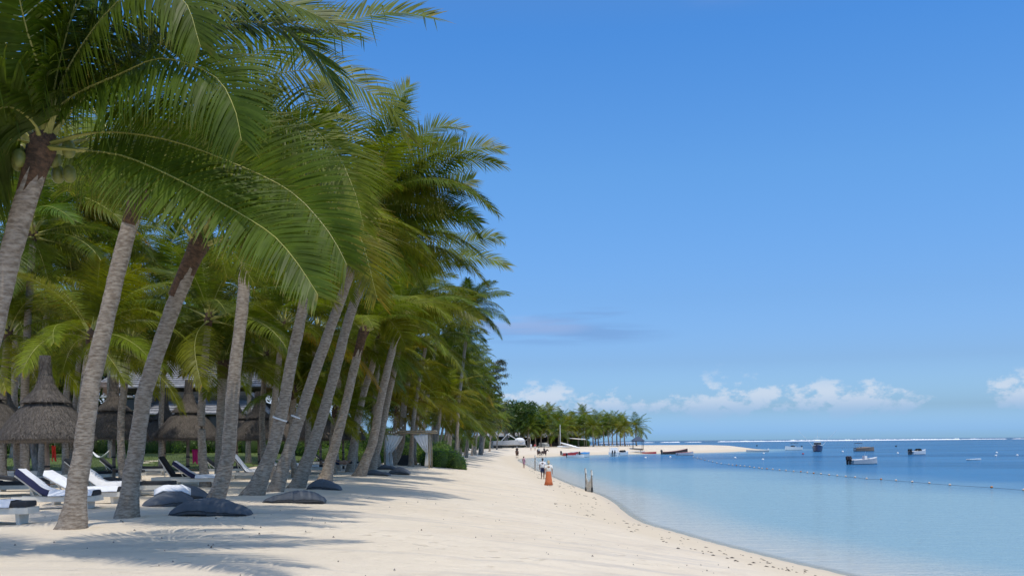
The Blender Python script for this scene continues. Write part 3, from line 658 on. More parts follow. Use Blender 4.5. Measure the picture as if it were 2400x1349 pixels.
def limb_tree(h, r, seed, nl=6, spread=.35):
    q = random.Random(seed); mb = MB(); top = Vector((q.uniform(-.4, .4), q.uniform(-.4, .4), h * .62))
    mb.tube(catmull([Vector((0, 0, -.3)), Vector((.05, 0, h * .3)), top], 8), [r * 1.5, r * 1.15, r, r * .95, r * .9, r * .8, r * .7, r * .6], 8)
    for i in range(nl):
        a = 6.283 * i / nl + q.uniform(-.4, .4); st = top * q.uniform(.5, .95); d = Vector((math.cos(a) * h * spread, math.sin(a) * h * spread, h * q.uniform(.2, .38)))
        mb.tube(catmull([st, st + d * .5 + Vector((0, 0, .1 * h)), st + d], 6), [r * .5, r * .42, r * .34, r * .26, r * .18, r * .08], 6)
    return mb.mesh('trunk', M['bark'], smooth=True)
TV = []
for s in range(4):
    q = random.Random(900 + s); lobes = [(q.uniform(-2.6, 2.6), q.uniform(-2.6, 2.6), q.uniform(4.2, 8.2), q.uniform(1.3, 2.3), q.uniform(1.3, 2.3), q.uniform(1.0, 1.7)) for _ in range(15)]
    TV.append((limb_tree(8.0, .28, s), leaf_cloud(lobes, 9000, .34, 50 + s)))
def broad_tree(px, py_top, Y, label, v, wide=1.0, tint=(1, 1, 1), base=None, grp='broad-leaved trees behind the palms'):
    top = P(px, py_top, Y); b = ground(top.x, top.y); k = (top.z - b.z) / 9.3
    r = thing('broadleaf_tree', label, 'tree', b, rotz=v * 1.7 + px, group=grp)
    for nm, me in zip(('trunk', 'crown'), TV[v % 4]):
        o = link(nm, me, r); o.scale = (k * wide, k * wide, k); o.color = tuple(tint) + (1,)
    return r
LT = (1.9, 1.55, .7)
for a in [
    (150, 790, 62, 'yellow-green leafy tree behind the biggest parasol', 0, .75, LT),
    (30, 800, 80, 'dark leafy tree at far left behind the parasols', 1, 1.0, (1.1, 1.15, .9)),
    (-60, 700, 95, 'tall leafy tree cut by the left edge', 2, 1.2, (.8, .95, .9)),
    (190, 680, 108, 'leafy tree behind the house, left end', 3, 1.2, (.9, 1.0, .9)),
    (330, 720, 112, 'leafy tree behind the house, left of the roof ridge', 0, 1.2, (1.0, 1.05, .9)),
    (470, 690, 116, 'leafy tree behind the middle of the house roof', 1, 1.2, (.9, .95, .9)),
    (610, 740, 110, 'leafy tree behind the right end of the house', 2, 1.1, (1.1, 1.1, .9)),
    (720, 760, 105, 'leafy tree behind the white banded palms', 3, 1.1, (.9, 1.0, .9)),
    (830, 780, 120, 'leafy tree inland of the cabana', 1, 1.1, (.9, 1.0, .9)),
    (930, 820, 130, 'leafy tree behind the cabana palms', 0, 1.2, (.8, .95, .9)),
    (1015, 850, 150, 'leafy tree inland of the green hedge', 2, 1.2, (.8, .95, .95)),
    (1062, 880, 185, 'dark leafy tree behind the beach palm row', 3, 1.2, (.75, .9, .95)),
    (1150, 932, 262, 'rounded dark tree under the casuarina', 1, 1.25, (.75, .9, 1.0)),
    (1185, 926, 285, 'large rounded green tree where the shore bends, left of two', 2, 1.3, (.95, 1.1, .9)),
    (1222, 936, 292, 'large rounded green tree where the shore bends, right of two', 3, 1.25, (.85, 1.1, .95)),
    (1250, 962, 320, 'small dark tree at the right foot of the rounded trees', 0, 1.1, (.8, .95, 1.0)),
    (1128, 950, 240, 'brownish leafy tree behind the far loungers', 0, 1.1, (1.2, .95, .8)),
    (1205, 960, 300, 'brownish leafy tree low among the rounded trees', 1, 1.1, (1.1, .9, .8)),
    (1330, 985, 400, 'low tree behind the sand spit grove, left one', 2, 1.4, (.7, .85, .95)),
    (1395, 998, 400, 'low tree behind the sand spit grove, right one', 3, 1.5, (.7, .85, .95)),
]: broad_tree(*a)
# casuarina with wispy needles
M['needle'] = leaf_mat('casuarina_needle', (.045, .062, .022), (.07, .075, .03), trans=.2, tint=False)
def casuarina(px, py_top, Y, label):
    top = P(px, py_top, Y); b = ground(top.x - 3.5, top.y); h = top.z - b.z; r = thing('casuarina_tree', label, 'tree', b); q = random.Random(4)
    mb = MB(); tp = Vector((3.2, 0, h)); cur = catmull([Vector((0, 0, -.4)), Vector((.6, 0, h * .4)), Vector((1.8, .2, h * .75)), tp], 16)
    mb.tube(cur, [.42 * (1 - .9 * i / 15) + .03 for i in range(16)], 8); nb = MB()
    for i in range(46):
        u = .28 + .72 * (i / 46); s = u * 15; k = min(int(s), 14); st = cur[k].lerp(cur[k + 1], s - k); a = i * 2.4
        L = (1 - .55 * u) * 5.6 * q.uniform(.6, 1.1); d = Vector((math.cos(a) + .35, math.sin(a), q.uniform(.1, .5))).normalized() * L
        bc = catmull([st, st + d * .5 + Vector((0, 0, .25)), st + d], 7); mb.tube(bc, [.09, .075, .06, .05, .035, .025, .012], 5)
        for _ in range(170):
            w = q.uniform(.25, 1) * 6; m = min(int(w), 5); p = bc[m].lerp(bc[m + 1], w - m) + Vector((q.gauss(0, .28), q.gauss(0, .28), q.gauss(0, .18)))
            e = p + Vector((q.gauss(0, .16), q.gauss(0, .16), -q.uniform(.15, .5))); n_ = Vector((q.gauss(0, 1), q.gauss(0, 1), 0)).normalized() * .045
            nb.add([p - n_, p + n_, e], [(0, 1, 2)], 0, [q.random()] * 3)
    mb.build('trunk', M['bark'], r, smooth=True); nb.build('crown', M['needle'], r, attr='tip')
casuarina(1168, 846, 190, 'feathery dark casuarina tree sticking out against the sky above the far trees')
casuarina(1098, 850, 196, 'feathery dark casuarina tree half hidden behind the tall round-crowned palm')

M['hedge'] = leaf_mat('hedge_leaf', (.165, .30, .030), (.24, .34, .04), trans=.35, tint=True)
M['inner'] = mat('hedge_twig', (.05, .09, .015), .95, vary=.4)
def hedge(label, lobes, n, size, seed, loc, tint=(1, 1, 1), nm='hedge', grp='clipped hedges'):
    """rounded shrub: twiggy core > leaf shell"""
    r = thing(nm, label, 'hedge', loc, group=grp); mb = MB()
    for (cx, cy, cz, rx, ry, rz) in lobes: mb.ball((cx, cy, cz), (rx * .86, ry * .86, rz * .86), 14, 9)
    mb.build('twig_core', M['inner'], r, smooth=True)
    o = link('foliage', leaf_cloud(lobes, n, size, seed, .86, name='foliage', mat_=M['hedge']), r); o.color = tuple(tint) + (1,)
    return r
b = G(1045, 1096)
hedge('bright green clipped hedge at the right of the cabana', [(-.7, 2.6, .55, 1.2, 1.6, .85), (.3, 1.0, .5, 1.1, 1.3, .95), (.9, .2, .3, .75, .9, .72), (-.5, .5, .55, 1.0, 1.2, .95), (-1.3, 1.6, .55, 1.0, 1.4, 1.0), (1.25, .0, .05, .42, .6, .5)], 16000, .085, 5, b)
b = G(960, 1084)
hedge('green hedge behind the curtained cabana', [(x * .9, 2.2 + .3 * (x % 2), .75, 1.0, 1.0, 1.1) for x in range(-3, 4)], 12000, .10, 6, b)
b = G(1068, 1058)
hedge('small dark hedge behind the bright green hedge', [(x * 1.2 - 1.5, 0, .5, 1.3, 1.4, 1.1) for x in range(3)], 5000, .14, 7, b, (.7, .8, .9))
b = G(815, 1088)
hedge('low green bush left of the cabana behind the loungers', [(-1.6, 0, .5, .9, .8, .95), (-.4, .3, .5, .9, .8, .75), (.8, .2, .45, .9, .8, .8), (2.0, .3, .4, .8, .8, .7)], 9000, .10, 8, b, (1, 1, .9))
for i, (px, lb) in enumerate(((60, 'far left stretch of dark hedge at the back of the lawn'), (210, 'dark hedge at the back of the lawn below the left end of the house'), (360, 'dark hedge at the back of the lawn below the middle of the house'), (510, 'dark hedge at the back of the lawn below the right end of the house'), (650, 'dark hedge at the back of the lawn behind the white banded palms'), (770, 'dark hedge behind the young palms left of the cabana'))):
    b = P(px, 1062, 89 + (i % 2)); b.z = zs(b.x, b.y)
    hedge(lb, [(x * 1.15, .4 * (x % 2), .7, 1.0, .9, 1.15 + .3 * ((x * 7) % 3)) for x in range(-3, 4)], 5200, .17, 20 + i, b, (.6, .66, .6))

# ------------------------------------------------------------------ the house behind the lawn
M['shingle'] = mat('grey_shingle', (.33, .33, .34), .95, spec=.1, col2=(.20, .20, .21), vscale=2.2, bump=.8, bscale=9, stretch=(1, 1, 3))
M['timber'] = mat('brown_timber', (.26, .15, .09), .7, vary=.4, vscale=3)
M['darkwall'] = mat('dark_basalt', (.035, .034, .036), .85, vary=.4, vscale=2, bump=.5)
M['plaster'] = mat('pale_plaster', (.55, .54, .52), .8, vary=.15)
M['blackglass'] = mat('dark_glass', (.012, .014, .017), .12)
HY = 98.0
hc = P(420, 1050, HY); hc.z = zs(hc.x, hc.y); house = thing('beach_house', 'two-storey dark house with grey shingle roof behind the palms', 'house', hc)
def hx(px): return (px - 420) / 2400 * HY
def hz(py): return P(420, py, HY).z - hc.z
mb = MB(); mb.box((hx(415), 4.5, hz(960) / 2), (hx(610) - hx(228), 8.0, hz(925))); mb.build('wall', M['darkwall'], house)
def hip(name, x0, x1, y0, y1, z0, z1, rx, ry, par=house, th=.14):
    mb = MB(); vs = [(x0, y0, z0), (x1, y0, z0), (x1, y1, z0), (x0, y1, z0), (x0 + rx, y0 + ry, z1), (x1 - rx, y0 + ry, z1), (x1 - rx, y1 - ry, z1), (x0 + rx, y1 - ry, z1)]
    vs += [(x, y, z - th) for x, y, z in vs[:4]]
    mb.add(vs, [(0, 1, 5, 4), (1, 2, 6, 5), (2, 3, 7, 6), (3, 0, 4, 7), (4, 5, 6, 7), (8, 9, 1, 0), (9, 10, 2, 1), (10, 11, 3, 2), (11, 8, 0, 3), (11, 10, 9, 8)])
    return mb.build(name, M['shingle'], par)
rf = hip('roof', hx(225), hx(625), -1.0, 10.0, hz(905), hz(838), 2.4, 4.6)
mb = MB()
for k in range(1, 13):   # overlapping shingle courses
    f = k / 13.2; mb.box((hx(425), -1.0 + 4.6 * f - .02, hz(905) + (hz(838) - hz(905)) * f + .03), (hx(622) - hx(228) - 4.8 * f, .10, .035))
mb.build('shingle_course', M['shingle'], rf)
mb = MB(); mb.box((hx(500), .2, hz(890)), (.7, .7, 1.2)); mb.build('chimney', M['plaster'], rf, loc=(0, 4, 1.5))
vr = hip('veranda_roof', hx(355), hx(640), -4.2, .6, hz(970), hz(922), 1.6, 3.8)
mb = MB()
for k in range(1, 8):
    f = k / 8.2; mb.box((hx(498), -4.2 + 3.8 * f - .02, hz(970) + (hz(922) - hz(970)) * f + .03), (hx(636) - hx(358) - 3.2 * f, .10, .03))
mb.build('shingle_course', M['shingle'], vr)
for i in range(7):
    mb = MB(); x = hx(368) + (hx(628) - hx(368)) * i / 6; mb.box((x, -3.8, hz(972) / 2), (.22, .22, hz(972))); mb.build('veranda_post', M['plaster'] if i in (2, 5) else M['timber'], house)
mb = MB(); mb.box((hx(500), .45, hz(1005)), (hx(610) - hx(385), .06, 2.6)); mb.build('glass_front', M['blackglass'], house)
bal = MB(); bal.box((hx(268), -.9, hz(929)), (hx(330) - hx(228), 1.8, .18)); bo = bal.build('balcony', M['plaster'], house)
for i in range(22):
    mb = MB(); mb.box((hx(233) + i * .112 * (hx(298) - hx(233)) / 2.45, -1.78, hz(912)), (.075, .04, 1.15)); mb.build('baluster', M['timber'], bo)
mb = MB(); mb.box((hx(266), -1.78, hz(897)), (hx(300) - hx(231), .09, .08)); mb.build('handrail', M['timber'], bo)
for i in range(7):
    mb = MB(); mb.box((hx(376), -.6, hz(924) + i * .18), (1.2, .05, .12), Matrix.Rotation(.5, 3, 'X')); mb.build('louvre_slat', M['darkwall'], house)
for i, px in enumerate((300, 345, 560, 590)):
    mb = MB(); mb.box((0, .42, 0), (1.1, .08, 1.3)); w = mb.build('window', M['plaster'], house, loc=(hx(px), 0, hz(944)))
    mb = MB(); mb.box((0, .36, 0), (.95, .06, 1.15)); mb.build('pane', M['blackglass'], w)

# ------------------------------------------------------------------ thatched parasols
M['thatch'] = mat('weathered_thatch', (.185, .16, .135), .95, col2=(.07, .057, .047), vscale=11, bump=.8, bscale=40, stretch=(3.2, 3.2, .4))
M['pole'] = mat('parasol_pole', (.30, .24, .19), .8, vary=.4, vscale=5)
M['tie'] = mat('black_band', (.02, .02, .02), .7)
def strands(prof, n, seed, wid=.03, over=.12):
    q = random.Random(seed); mb = MB(); k = len(prof)
    mb.lathe(prof, 40, jit=.012)
    def at(s):
        s = min(max(s, 0), k - 1.001); i = int(s); f = s - i; return prof[i][0] * (1 - f) + prof[i + 1][0] * f, prof[i][1] * (1 - f) + prof[i + 1][1] * f
    for _ in range(n):
        s0 = q.random() ** .7 * (k - 1.6); L = q.uniform(.5, 1.3); a = q.uniform(0, 6.283); da = q.uniform(-.05, .05); vs = []
        for j in range(4):
            s = s0 + L * j / 3; r, z = at(min(s, k - 1.01)); ex = max(0, s - (k - 1.01)); r += .012 + .05 * q.random() + ex * .04; z -= ex * over * 2.0
            aa = a + da * j; w = wid * q.uniform(.5, 1) * (1 - .25 * j) / max(.15, r) / 2
            vs += [(math.cos(aa - w) * r, math.sin(aa - w) * r, z), (math.cos(aa + w) * r, math.sin(aa + w) * r, z)]
        mb.add(vs, [(0, 1, 3, 2), (2, 3, 5, 4), (4, 5, 7, 6)])
    return mb
def parasol_proto():
    r = thing('thatched_parasol', 'x', 'parasol')
    mb = MB(); mb.tube([(0, 0, -.3), (.01, 0, 1.2), (0, 0, 2.9)], [.085, .078, .07], 10); po = mb.build('pole', M['pole'], r, smooth=True)
    for z in (.62, 1.05):
        mb = MB(); mb.lathe([(.088, z), (.094, z + .01), (.094, z + .05), (.088, z + .06)], 12); mb.build('band', M['tie'], po)
    strands([(.22, 3.40), (.50, 3.12), (.84, 2.84), (1.14, 2.48), (1.37, 2.14), (1.46, 1.93), (1.40, 1.86)], 3000, 3, .035, .24).build('roof_thatch', M['thatch'], r)
    mb = MB(); mb.lathe([(.05, 2.85), (.6, 2.78), (1.0, 2.3), (1.36, 1.9)], 30); mb.build('roof_underside', M['pole'], r)
    strands([(.20, 3.98), (.25, 3.72), (.36, 3.50), (.54, 3.32), (.70, 3.17), (.76, 3.10)], 900, 5, .03).build('cap_thatch', M['thatch'], r)
    strands([(.17, 4.62), (.16, 4.4), (.15, 4.15), (.17, 3.95), (.22, 3.85)], 260, 7, .03).build('finial', M['thatch'], r)
    mb = MB(); mb.lathe([(.19, 3.93), (.205, 3.95), (.205, 4.0), (.19, 4.02)], 16); mb.build('binding', M['tie'], r)
    for k in range(8):
        a = k * math.pi / 4; mb = MB(); mb.tube([(.05 * math.cos(a), .05 * math.sin(a), 2.8), (1.33 * math.cos(a), 1.33 * math.sin(a), 1.92)], .022, 5); mb.build('rafter', M['pole'], r)
    mb = MB(); mb.lathe([(.09, .50), (.42, .505), (.42, .535), (.09, .54)], 20); mb.build('tray_table', M['timber'], r)
    return r
pp = parasol_proto(); bpy.context.view_layer.update(); reg_children(pp)
PAR = [(112, 1172, 'biggest thatched parasol, in front of the yellow-green tree', .94), (267, 1128, 'thatched parasol between the flared trunk and the rusty collared trunk', 1.02), (440, 1125, 'thatched parasol with pink towel on its pole', 1.0),
       (556, 1101, 'thatched parasol half hidden behind the pale curving trunk', 1.03), (608, 1108, 'thatched parasol with tall cap left of the white banded palms', 1.0), (-40, 1165, 'thatched parasol cut by the left edge, nearer one', 1.0),
       (12, 1128, 'thatched parasol at the left edge, farther one with visible finial', 1.0), (385, 1104, 'dim thatched parasol behind the pink towel parasol', 1.0), (752, 1100, 'thatched parasol behind the palm right of the banded pair', 1.05), (805, 1098, 'thatched parasol behind the rust red collar palm', 1.0),
       (690, 1098, 'thatched parasol between the banded trunks', 1.0), (160, 1112, 'thatched parasol peeking out behind the biggest one', 1.0), (330, 1100, 'small far thatched parasol below the house balcony', 1.0)]
for i, (px, py, lb, sc) in enumerate(PAR):
    o = pp if i == 0 else copy_tree(pp); o.location = G(px, py); o.rotation_euler = (R((i * 37 % 5) - 2) * .5, R((i * 53 % 5) - 2) * .5, i * 1.3); o.scale = (sc,) * 3
    tag(o, lb, 'parasol', 'thatched parasols')

# ------------------------------------------------------------------ loungers, towels
M['cream'] = mat('cream_paint', (.76, .72, .63), .55, vary=.12, vscale=4)
M['pad'] = mat('charcoal_pad', (.035, .038, .045), .85, vary=.3, vscale=6, bump=.2, bscale=60)
M['navy'] = mat('navy_towel', (.015, .018, .06), .95, bump=.3, bscale=90)
M['towel'] = mat('white_towel', (.84, .84, .86), .95, vary=.07, vscale=5, bump=.4, bscale=70)
M['blackcloth'] = mat('black_cloth', (.010, .010, .011), .9)
def lounger(px, py, label, back=38, towel=None, pad='pad', rot=0.0, sc=1.0):
    """lounger lies along x, head at -x, its middle under the pixel"""
    r = thing('sun_lounger', label, 'sun lounger', G(px, py), rot, 'sun loungers under the palms'); r.scale = (sc,) * 3
    for s in (-1, 1):
        mb = MB(); mb.box((.0, s * .33, .27), (2.05, .05, .13)); mb.build('side_rail', M['cream'], r)
    for x in (-.8, .82):
        mb = MB(); mb.box((x, 0, .13), (.07, .50, .3), taper=1.2); mb.build('leg', M['cream'], r)
    mb = MB(); mb.box((1.03, 0, .27), (.05, .7, .13)); mb.build('foot_rail', M['cream'], r)
    for k in range(8):
        mb = MB(); mb.box((-.15 + k * .155, 0, .335), (.11, .6, .02)); mb.build('slat', M['cream'], r)
    br = Matrix.Rotation(-R(back), 3, 'Y').transposed(); h0 = Vector((-.28, 0, .36))
    def bp(u, off): a = R(back); return h0 + Vector((-math.cos(a) * u + math.sin(a) * off, 0, math.sin(a) * u + math.cos(a) * off))
    rot3 = Matrix.Rotation(R(back), 3, 'Y')
    mb = MB(); mb.box(bp(.42, 0), (.86, .64, .035), rot3); fr = mb.build('backrest', M['cream'], r)
    mb = MB(); mb.tube([bp(.6, -.03), (-.55, 0, .25)], .02, 5); mb.build('strut', M['cream'], fr)
    def cushion(name, c, size, rt=None):
        mb = MB(); n = 8
        for k in range(1): pass
        hx_, hy_, hz_ = size[0] / 2, size[1] / 2, size[2] / 2; vs, fs = [], []
        prof = [(1, -.9), (1.0, .35), (.95, .9), (.8, 1.0)]
        ring = [(-1, -1), (0, -1.01), (1, -1), (1.01, 0), (1, 1), (0, 1.01), (-1, 1), (-1.01, 0)]
        for f, z in prof:
            for (a, b2) in ring: vs.append(Vector((a * (hx_ - (1 - f) * hz_ * 2.0), b2 * (hy_ - (1 - f) * hz_ * 2.0), z * hz_)))
        for i in range(3):
            for j in range(8): fs.append((i * 8 + j, i * 8 + (j + 1) % 8, (i + 1) * 8 + (j + 1) % 8, (i + 1) * 8 + j))
        fs += [tuple(range(7, -1, -1)), tuple(range(24, 32))]
        vs = [(rt @ v if rt is not None else v) + Vector(c) for v in vs]; mb.add(vs, fs); return mb.build(name, M[pad], r)
    cushion('seat_pad', (.37, 0, .405), (1.28, .64, .12)); cushion('back_pad', bp(.46, .075), (.88, .64, .11), rot3)
    if towel:
        draped_towel(r, bp, towel)
    return r
def draped_towel(r, bp, kind):
    """a towel of its own lying over pad and backrest"""
    q = random.Random(r.name); pts = []
    full = kind in ('full', 'navyedge', 'drape')
    for u in (.92, .75, .55, .35, .15): pts.append(bp(u, .145))
    for x in (-.1, .15, .4, .7, 1.0 if full else .7): pts.append(Vector((x, 0, .478)))
    c = catmull(pts, 24); mb = MB(); W = .82 if kind != 'drape' else .92; nw = 9
    vs = []
    for i, p in enumerate(c):
        for j in range(nw):
            y = (j / (nw - 1) - .5) * W; z = .018 * mnoise.noise((i * .35, j * .7, r.location.x)) + (.0 if abs(y) < .33 else -(abs(y) - .33) * 1.6)
            vs.append((p.x + .01 * mnoise.noise((j, i * .4, 3)), y, p.z + z + .012))
    fs = [(i * nw + j, i * nw + j + 1, (i + 1) * nw + j + 1, (i + 1) * nw + j) for i in range(23) for j in range(nw - 1)]
    fs2 = [tuple(reversed([k + len(vs) for k in f])) for f in fs]
    mb.add(vs, fs); mb.add([(x, y, z - .012) for x, y, z in vs], [tuple(reversed(f)) for f in fs])
    me = mb.mesh('beach_towel', [M['towel'], M['navy']], smooth=True)
    if kind == 'navyedge':
        for pl in me.polygons:
            k = (pl.index % len(fs)); pl.material_index = 1 if (k % (nw - 1)) in (0, 1) and k // (nw - 1) < 11 else 0
    o = link('beach_towel', me); o.matrix_world = Matrix.Translation(r.location) @ Matrix.Rotation(r.rotation_euler.z, 4, 'Z') @ Matrix.Scale(r.scale.x, 4)
    tag(o, 'white towel on the ' + r['label'].replace(' and white towel', ''), 'towel', 'towels on the loungers')
LG = [  # px, py, label, back, towel, rot
 (-42, 1226, 'lounger cut by the left edge, only its foot end in view', 5, 'half', .1),
 (135, 1192, 'front lounger with navy-edged towel, half behind the flared trunk', 38, 'navyedge', .06),
 (200, 1180, 'lounger just behind the front one, beside the parasol pole', 30, 'full', .06),
 (262, 1162, 'lounger draped in a long white sheet right of the flared trunk', 36, 'drape', .04),
 (205, 1128, 'bare lounger with raised back behind the flared trunk', 42, None, .2),
 (285, 1124, 'bare lounger with raised back at the second parasol pole', 42, None, .2),
 (335, 1160, 'flat charcoal lounger left of the rusty collared trunk base', 8, None, .05),
 (420, 1136, 'black-covered lounger with high back below the pink towel parasol', 58, None, .1),
 (468, 1140, 'lounger with navy-edged towel left of the pale curving trunk', 36, 'navyedge', .08),
 (345, 1112, 'far flat lounger between the two left parasols', 6, None, .1),
 (520, 1112, 'bare lounger with dark raised back at the pale curving trunk', 40, None, .1),
 (590, 1122, 'lounger with upright towelled back right of the pale curving trunk', 52, 'half', .1),
 (660, 1108, 'lounger with teal bag between the white banded trunks', 40, 'half', .1),
 (720, 1108, 'lounger with a sunbather left of the dark beanbag palm', 12, 'half', .1),
 (765, 1092, 'bare lounger with dark raised back behind the beanbag palm', 40, None, .15),
 (805, 1098, 'flat lounger with white towel behind the beanbag palm', 8, 'half', .1),
 (60, 1150, 'lounger behind the front lounger at left, flat and dark', 8, None, .1),
 (20, 1160, 'lounger at the left edge beneath the nearer parasol', 8, None, .1),
 (1088, 1058, 'far lounger under the beach palms, left of two', 35, 'half', .3), (1104, 1057, 'far lounger under the beach palms, right of two', 35, 'half', .3),
]
for (px, py, lb, bk, tw, rt) in LG: lounger(px, py, lb, bk, tw, 'blackcloth' if 'black-covered' in lb else 'pad', rt)
def hanging_towel(px, py, Y, w, h, m, label, seed):
    c = P(px, py, Y); mb = MB(); n, k = 7, 9; q = random.Random(seed); vs = []
    for i in range(k):
        for j in range(n): vs.append(((j / (n - 1) - .5) * w * (1 - .25 * i / k), .05 * math.sin(j * 1.9 + i * .2) * (.3 + i / k), -h * i / (k - 1) - .05 * abs(j - 3) * (i > 6)))
    mb.add(vs, [(i * n + j, i * n + j + 1, (i + 1) * n + j + 1, (i + 1) * n + j) for i in range(k - 1) for j in range(n - 1)])
    o = mb.build('hanging_towel', m, smooth=True, loc=c); o.modifiers.new('thick', 'SOLIDIFY').thickness = .015; tag(o, label, 'towel')
hanging_towel(457, 1052, G(440, 1125).y - .15, .28, .55, mat('pink_cloth', (.55, .02, .16), .9), 'bright pink towel hanging on the third parasol pole', 1)
hanging_towel(126, 1043, G(112, 1172).y - .15, .14, .34, mat('red_cloth', (.55, .03, .02), .9), 'small red cloth hanging by the biggest parasol pole', 2)
M['teal'] = mat('teal_cloth', (.02, .20, .24), .8)
mb = MB(); mb.lathe([(.02, 0), (.2, .02), (.24, .14), (.2, .28), (.1, .33)], 14, sx=1.2, sy=.6, jit=.05); b = G(668, 1106); tag(mb.build('beach_bag', M['teal'], smooth=True, loc=b + Vector((0, -.4, .02))), 'teal beach bag between the white banded trunks', 'bag')

# ------------------------------------------------------------------ beanbags
M['bag'] = mat('slate_beanbag', (.115, .128, .148), .85, vary=.2, vscale=3, bump=.25, bscale=9)
M['seam'] = mat('beanbag_seam', (.03, .034, .042), .8)
def beanbag(px, py, label, L, Wd, Hh, rot, seed, peak=.62):
    q = random.Random(seed); r = thing('beanbag', label, 'beanbag', G(px, py), rot, 'slate grey beanbags on the sand'); n, m = 54, 24; mb = MB(); vs = []
    for i in range(n + 1):
        u = i / n; x = (u - .5) * L; e = max(.0, 1 - abs(2 * u - 1) ** 4.5) ** .5; hp = Hh * (.45 + .55 * math.exp(-((u - peak) / .38) ** 2)) * e
        for j in range(m):
            a = 2 * math.pi * j / m; cy, cz = math.cos(a), math.sin(a)
            y = math.copysign(abs(cy) ** .8, cy) * Wd / 2 * (e * .9 + .1); z = hp * (.32 + .68 * abs(cz) ** .85) if cz > 0 else hp * .32 * (1 - abs(cz) ** .6)
            w = .022 * mnoise.noise((x * 5, y * 5, seed)) + .035 * mnoise.noise((x * 2, y * 2, seed + 3)) + .016 * abs(mnoise.noise((x * 9 + y * 3, y * 4, seed + 7))) - .03 * math.exp(-((x - L * .06) / .025) ** 2); vs.append((x, y, max(-.03, z + w * (e > .1) - .02)))
    fs = [(i * m + j, i * m + (j + 1) % m, (i + 1) * m + (j + 1) % m, (i + 1) * m + j) for i in range(n) for j in range(m)] + [tuple(range(m - 1, -1, -1)), tuple(range(n * m, n * m + m))]
    mb.add(vs, fs); o = mb.build('bag', M['bag'], r, smooth=True)
    pts = [Vector(vs[i * m]) * 1.0 + Vector((0, .008, 0)) for i in range(1, n)]; s = MB(); s.tube(pts, .012, 5); s.build('seam', M['seam'], r)
    pts = [Vector(vs[i * m + m // 2]) + Vector((0, -.008, 0)) for i in range(1, n)]; s = MB(); s.tube(pts, .012, 5); s.build('seam', M['seam'], r)
    return r
BB = [(494, 1206, 'long slate beanbag in front of the pale curving palm', 1.95, 1.0, .42, -.12, 1, .45), (398, 1186, 'beanbag with a white towel over it, left of the long one', 1.45, 1.0, .42, .5, 2, .55),
      (425, 1165, 'rounded beanbag behind the towel-covered one', 1.7, 1.0, .42, -.1, 3, .55), (690, 1176, 'lone slate beanbag on open sand right of the banded palms', 1.85, .9, .36, -.05, 4, .6),
      (760, 1147, 'small dark beanbag in front of the rust red collar palm', 1.3, .9, .42, -.1, 5, .45), (882, 1113, 'flat beanbag in front of the leaning palm, nearest of three', 1.6, .8, .30, -.15, 6, .4),
      (908, 1099, 'flat beanbag farthest of three, before the cabana', 1.4, .8, .30, -.2, 7, .4), (936, 1110, 'rounded beanbag rightmost of three before the cabana', 1.3, .9, .42, -.1, 8, .5)]
for a in BB: beanbag(*a)
b = G(405, 1184, .09); mb = MB(); n = 9; vs = []
for i in range(n):
    for j in range(n):
        x, y = (i / 8 - .5) * .95, (j / 8 - .5) * .75; vs.append((x, y, .47 - .55 * max(0, abs(x) - .25) - .35 * y * y - .25 * max(0, -y) + .035 * mnoise.noise((x * 4, y * 4, 2))))
mb.add(vs, [(i * n + j, (i + 1) * n + j, (i + 1) * n + j + 1, i * n + j + 1) for i in range(n - 1) for j in range(n - 1)])
o = mb.build('beach_towel', M['towel'], smooth=True, loc=b); o.rotation_euler = (0, 0, .3); o.modifiers.new('thick', 'SOLIDIFY').thickness = .02
tag(o, 'crumpled white towel lying on a beanbag', 'towel')
# ------------------------------------------------------------------ cabana
M['bamboo'] = mat('bamboo', (.42, .34, .22), .6, vary=.4, vscale=5)
M['curtain'] = mat('white_curtain', (.80, .80, .79), .9, vary=.05)
M['greyfab'] = mat('dark_wicker', (.025, .025, .027), .8, bump=.5, bscale=60)
c0 = G(953, 1094); CY = c0.y; k = CY / 2400
def cx(px): return (px - 953) * k
def cz(py): return P(953, py, CY).z - c0.z
cab = thing('cabana', 'beach cabana with flat bamboo roof and tied white curtains', 'cabana', c0)
dp = 2.2
for (px, y) in ((902, 0), (1006, 0), (902, dp), (1006, dp)):
    mb = MB(); mb.tube([(cx(px), y, -.3), (cx(px), y, cz(1014))], .065, 8); mb.build('post', M['bamboo'], cab, smooth=True)
for j in range(24):
    mb = MB(); x = cx(896) + (cx(1019) - cx(896)) * j / 23; mb.tube([(x, -.25, cz(1009)), (x, dp + .25, cz(1009))], .05, 6); mb.build('roof_pole', M['bamboo'], cab, smooth=True)
for y in (-.02, dp):
    mb = MB(); mb.tube([(cx(894), y, cz(1013.5)), (cx(1021), y, cz(1013.5))], .06, 7); mb.build('beam', M['bamboo'], cab, smooth=True)
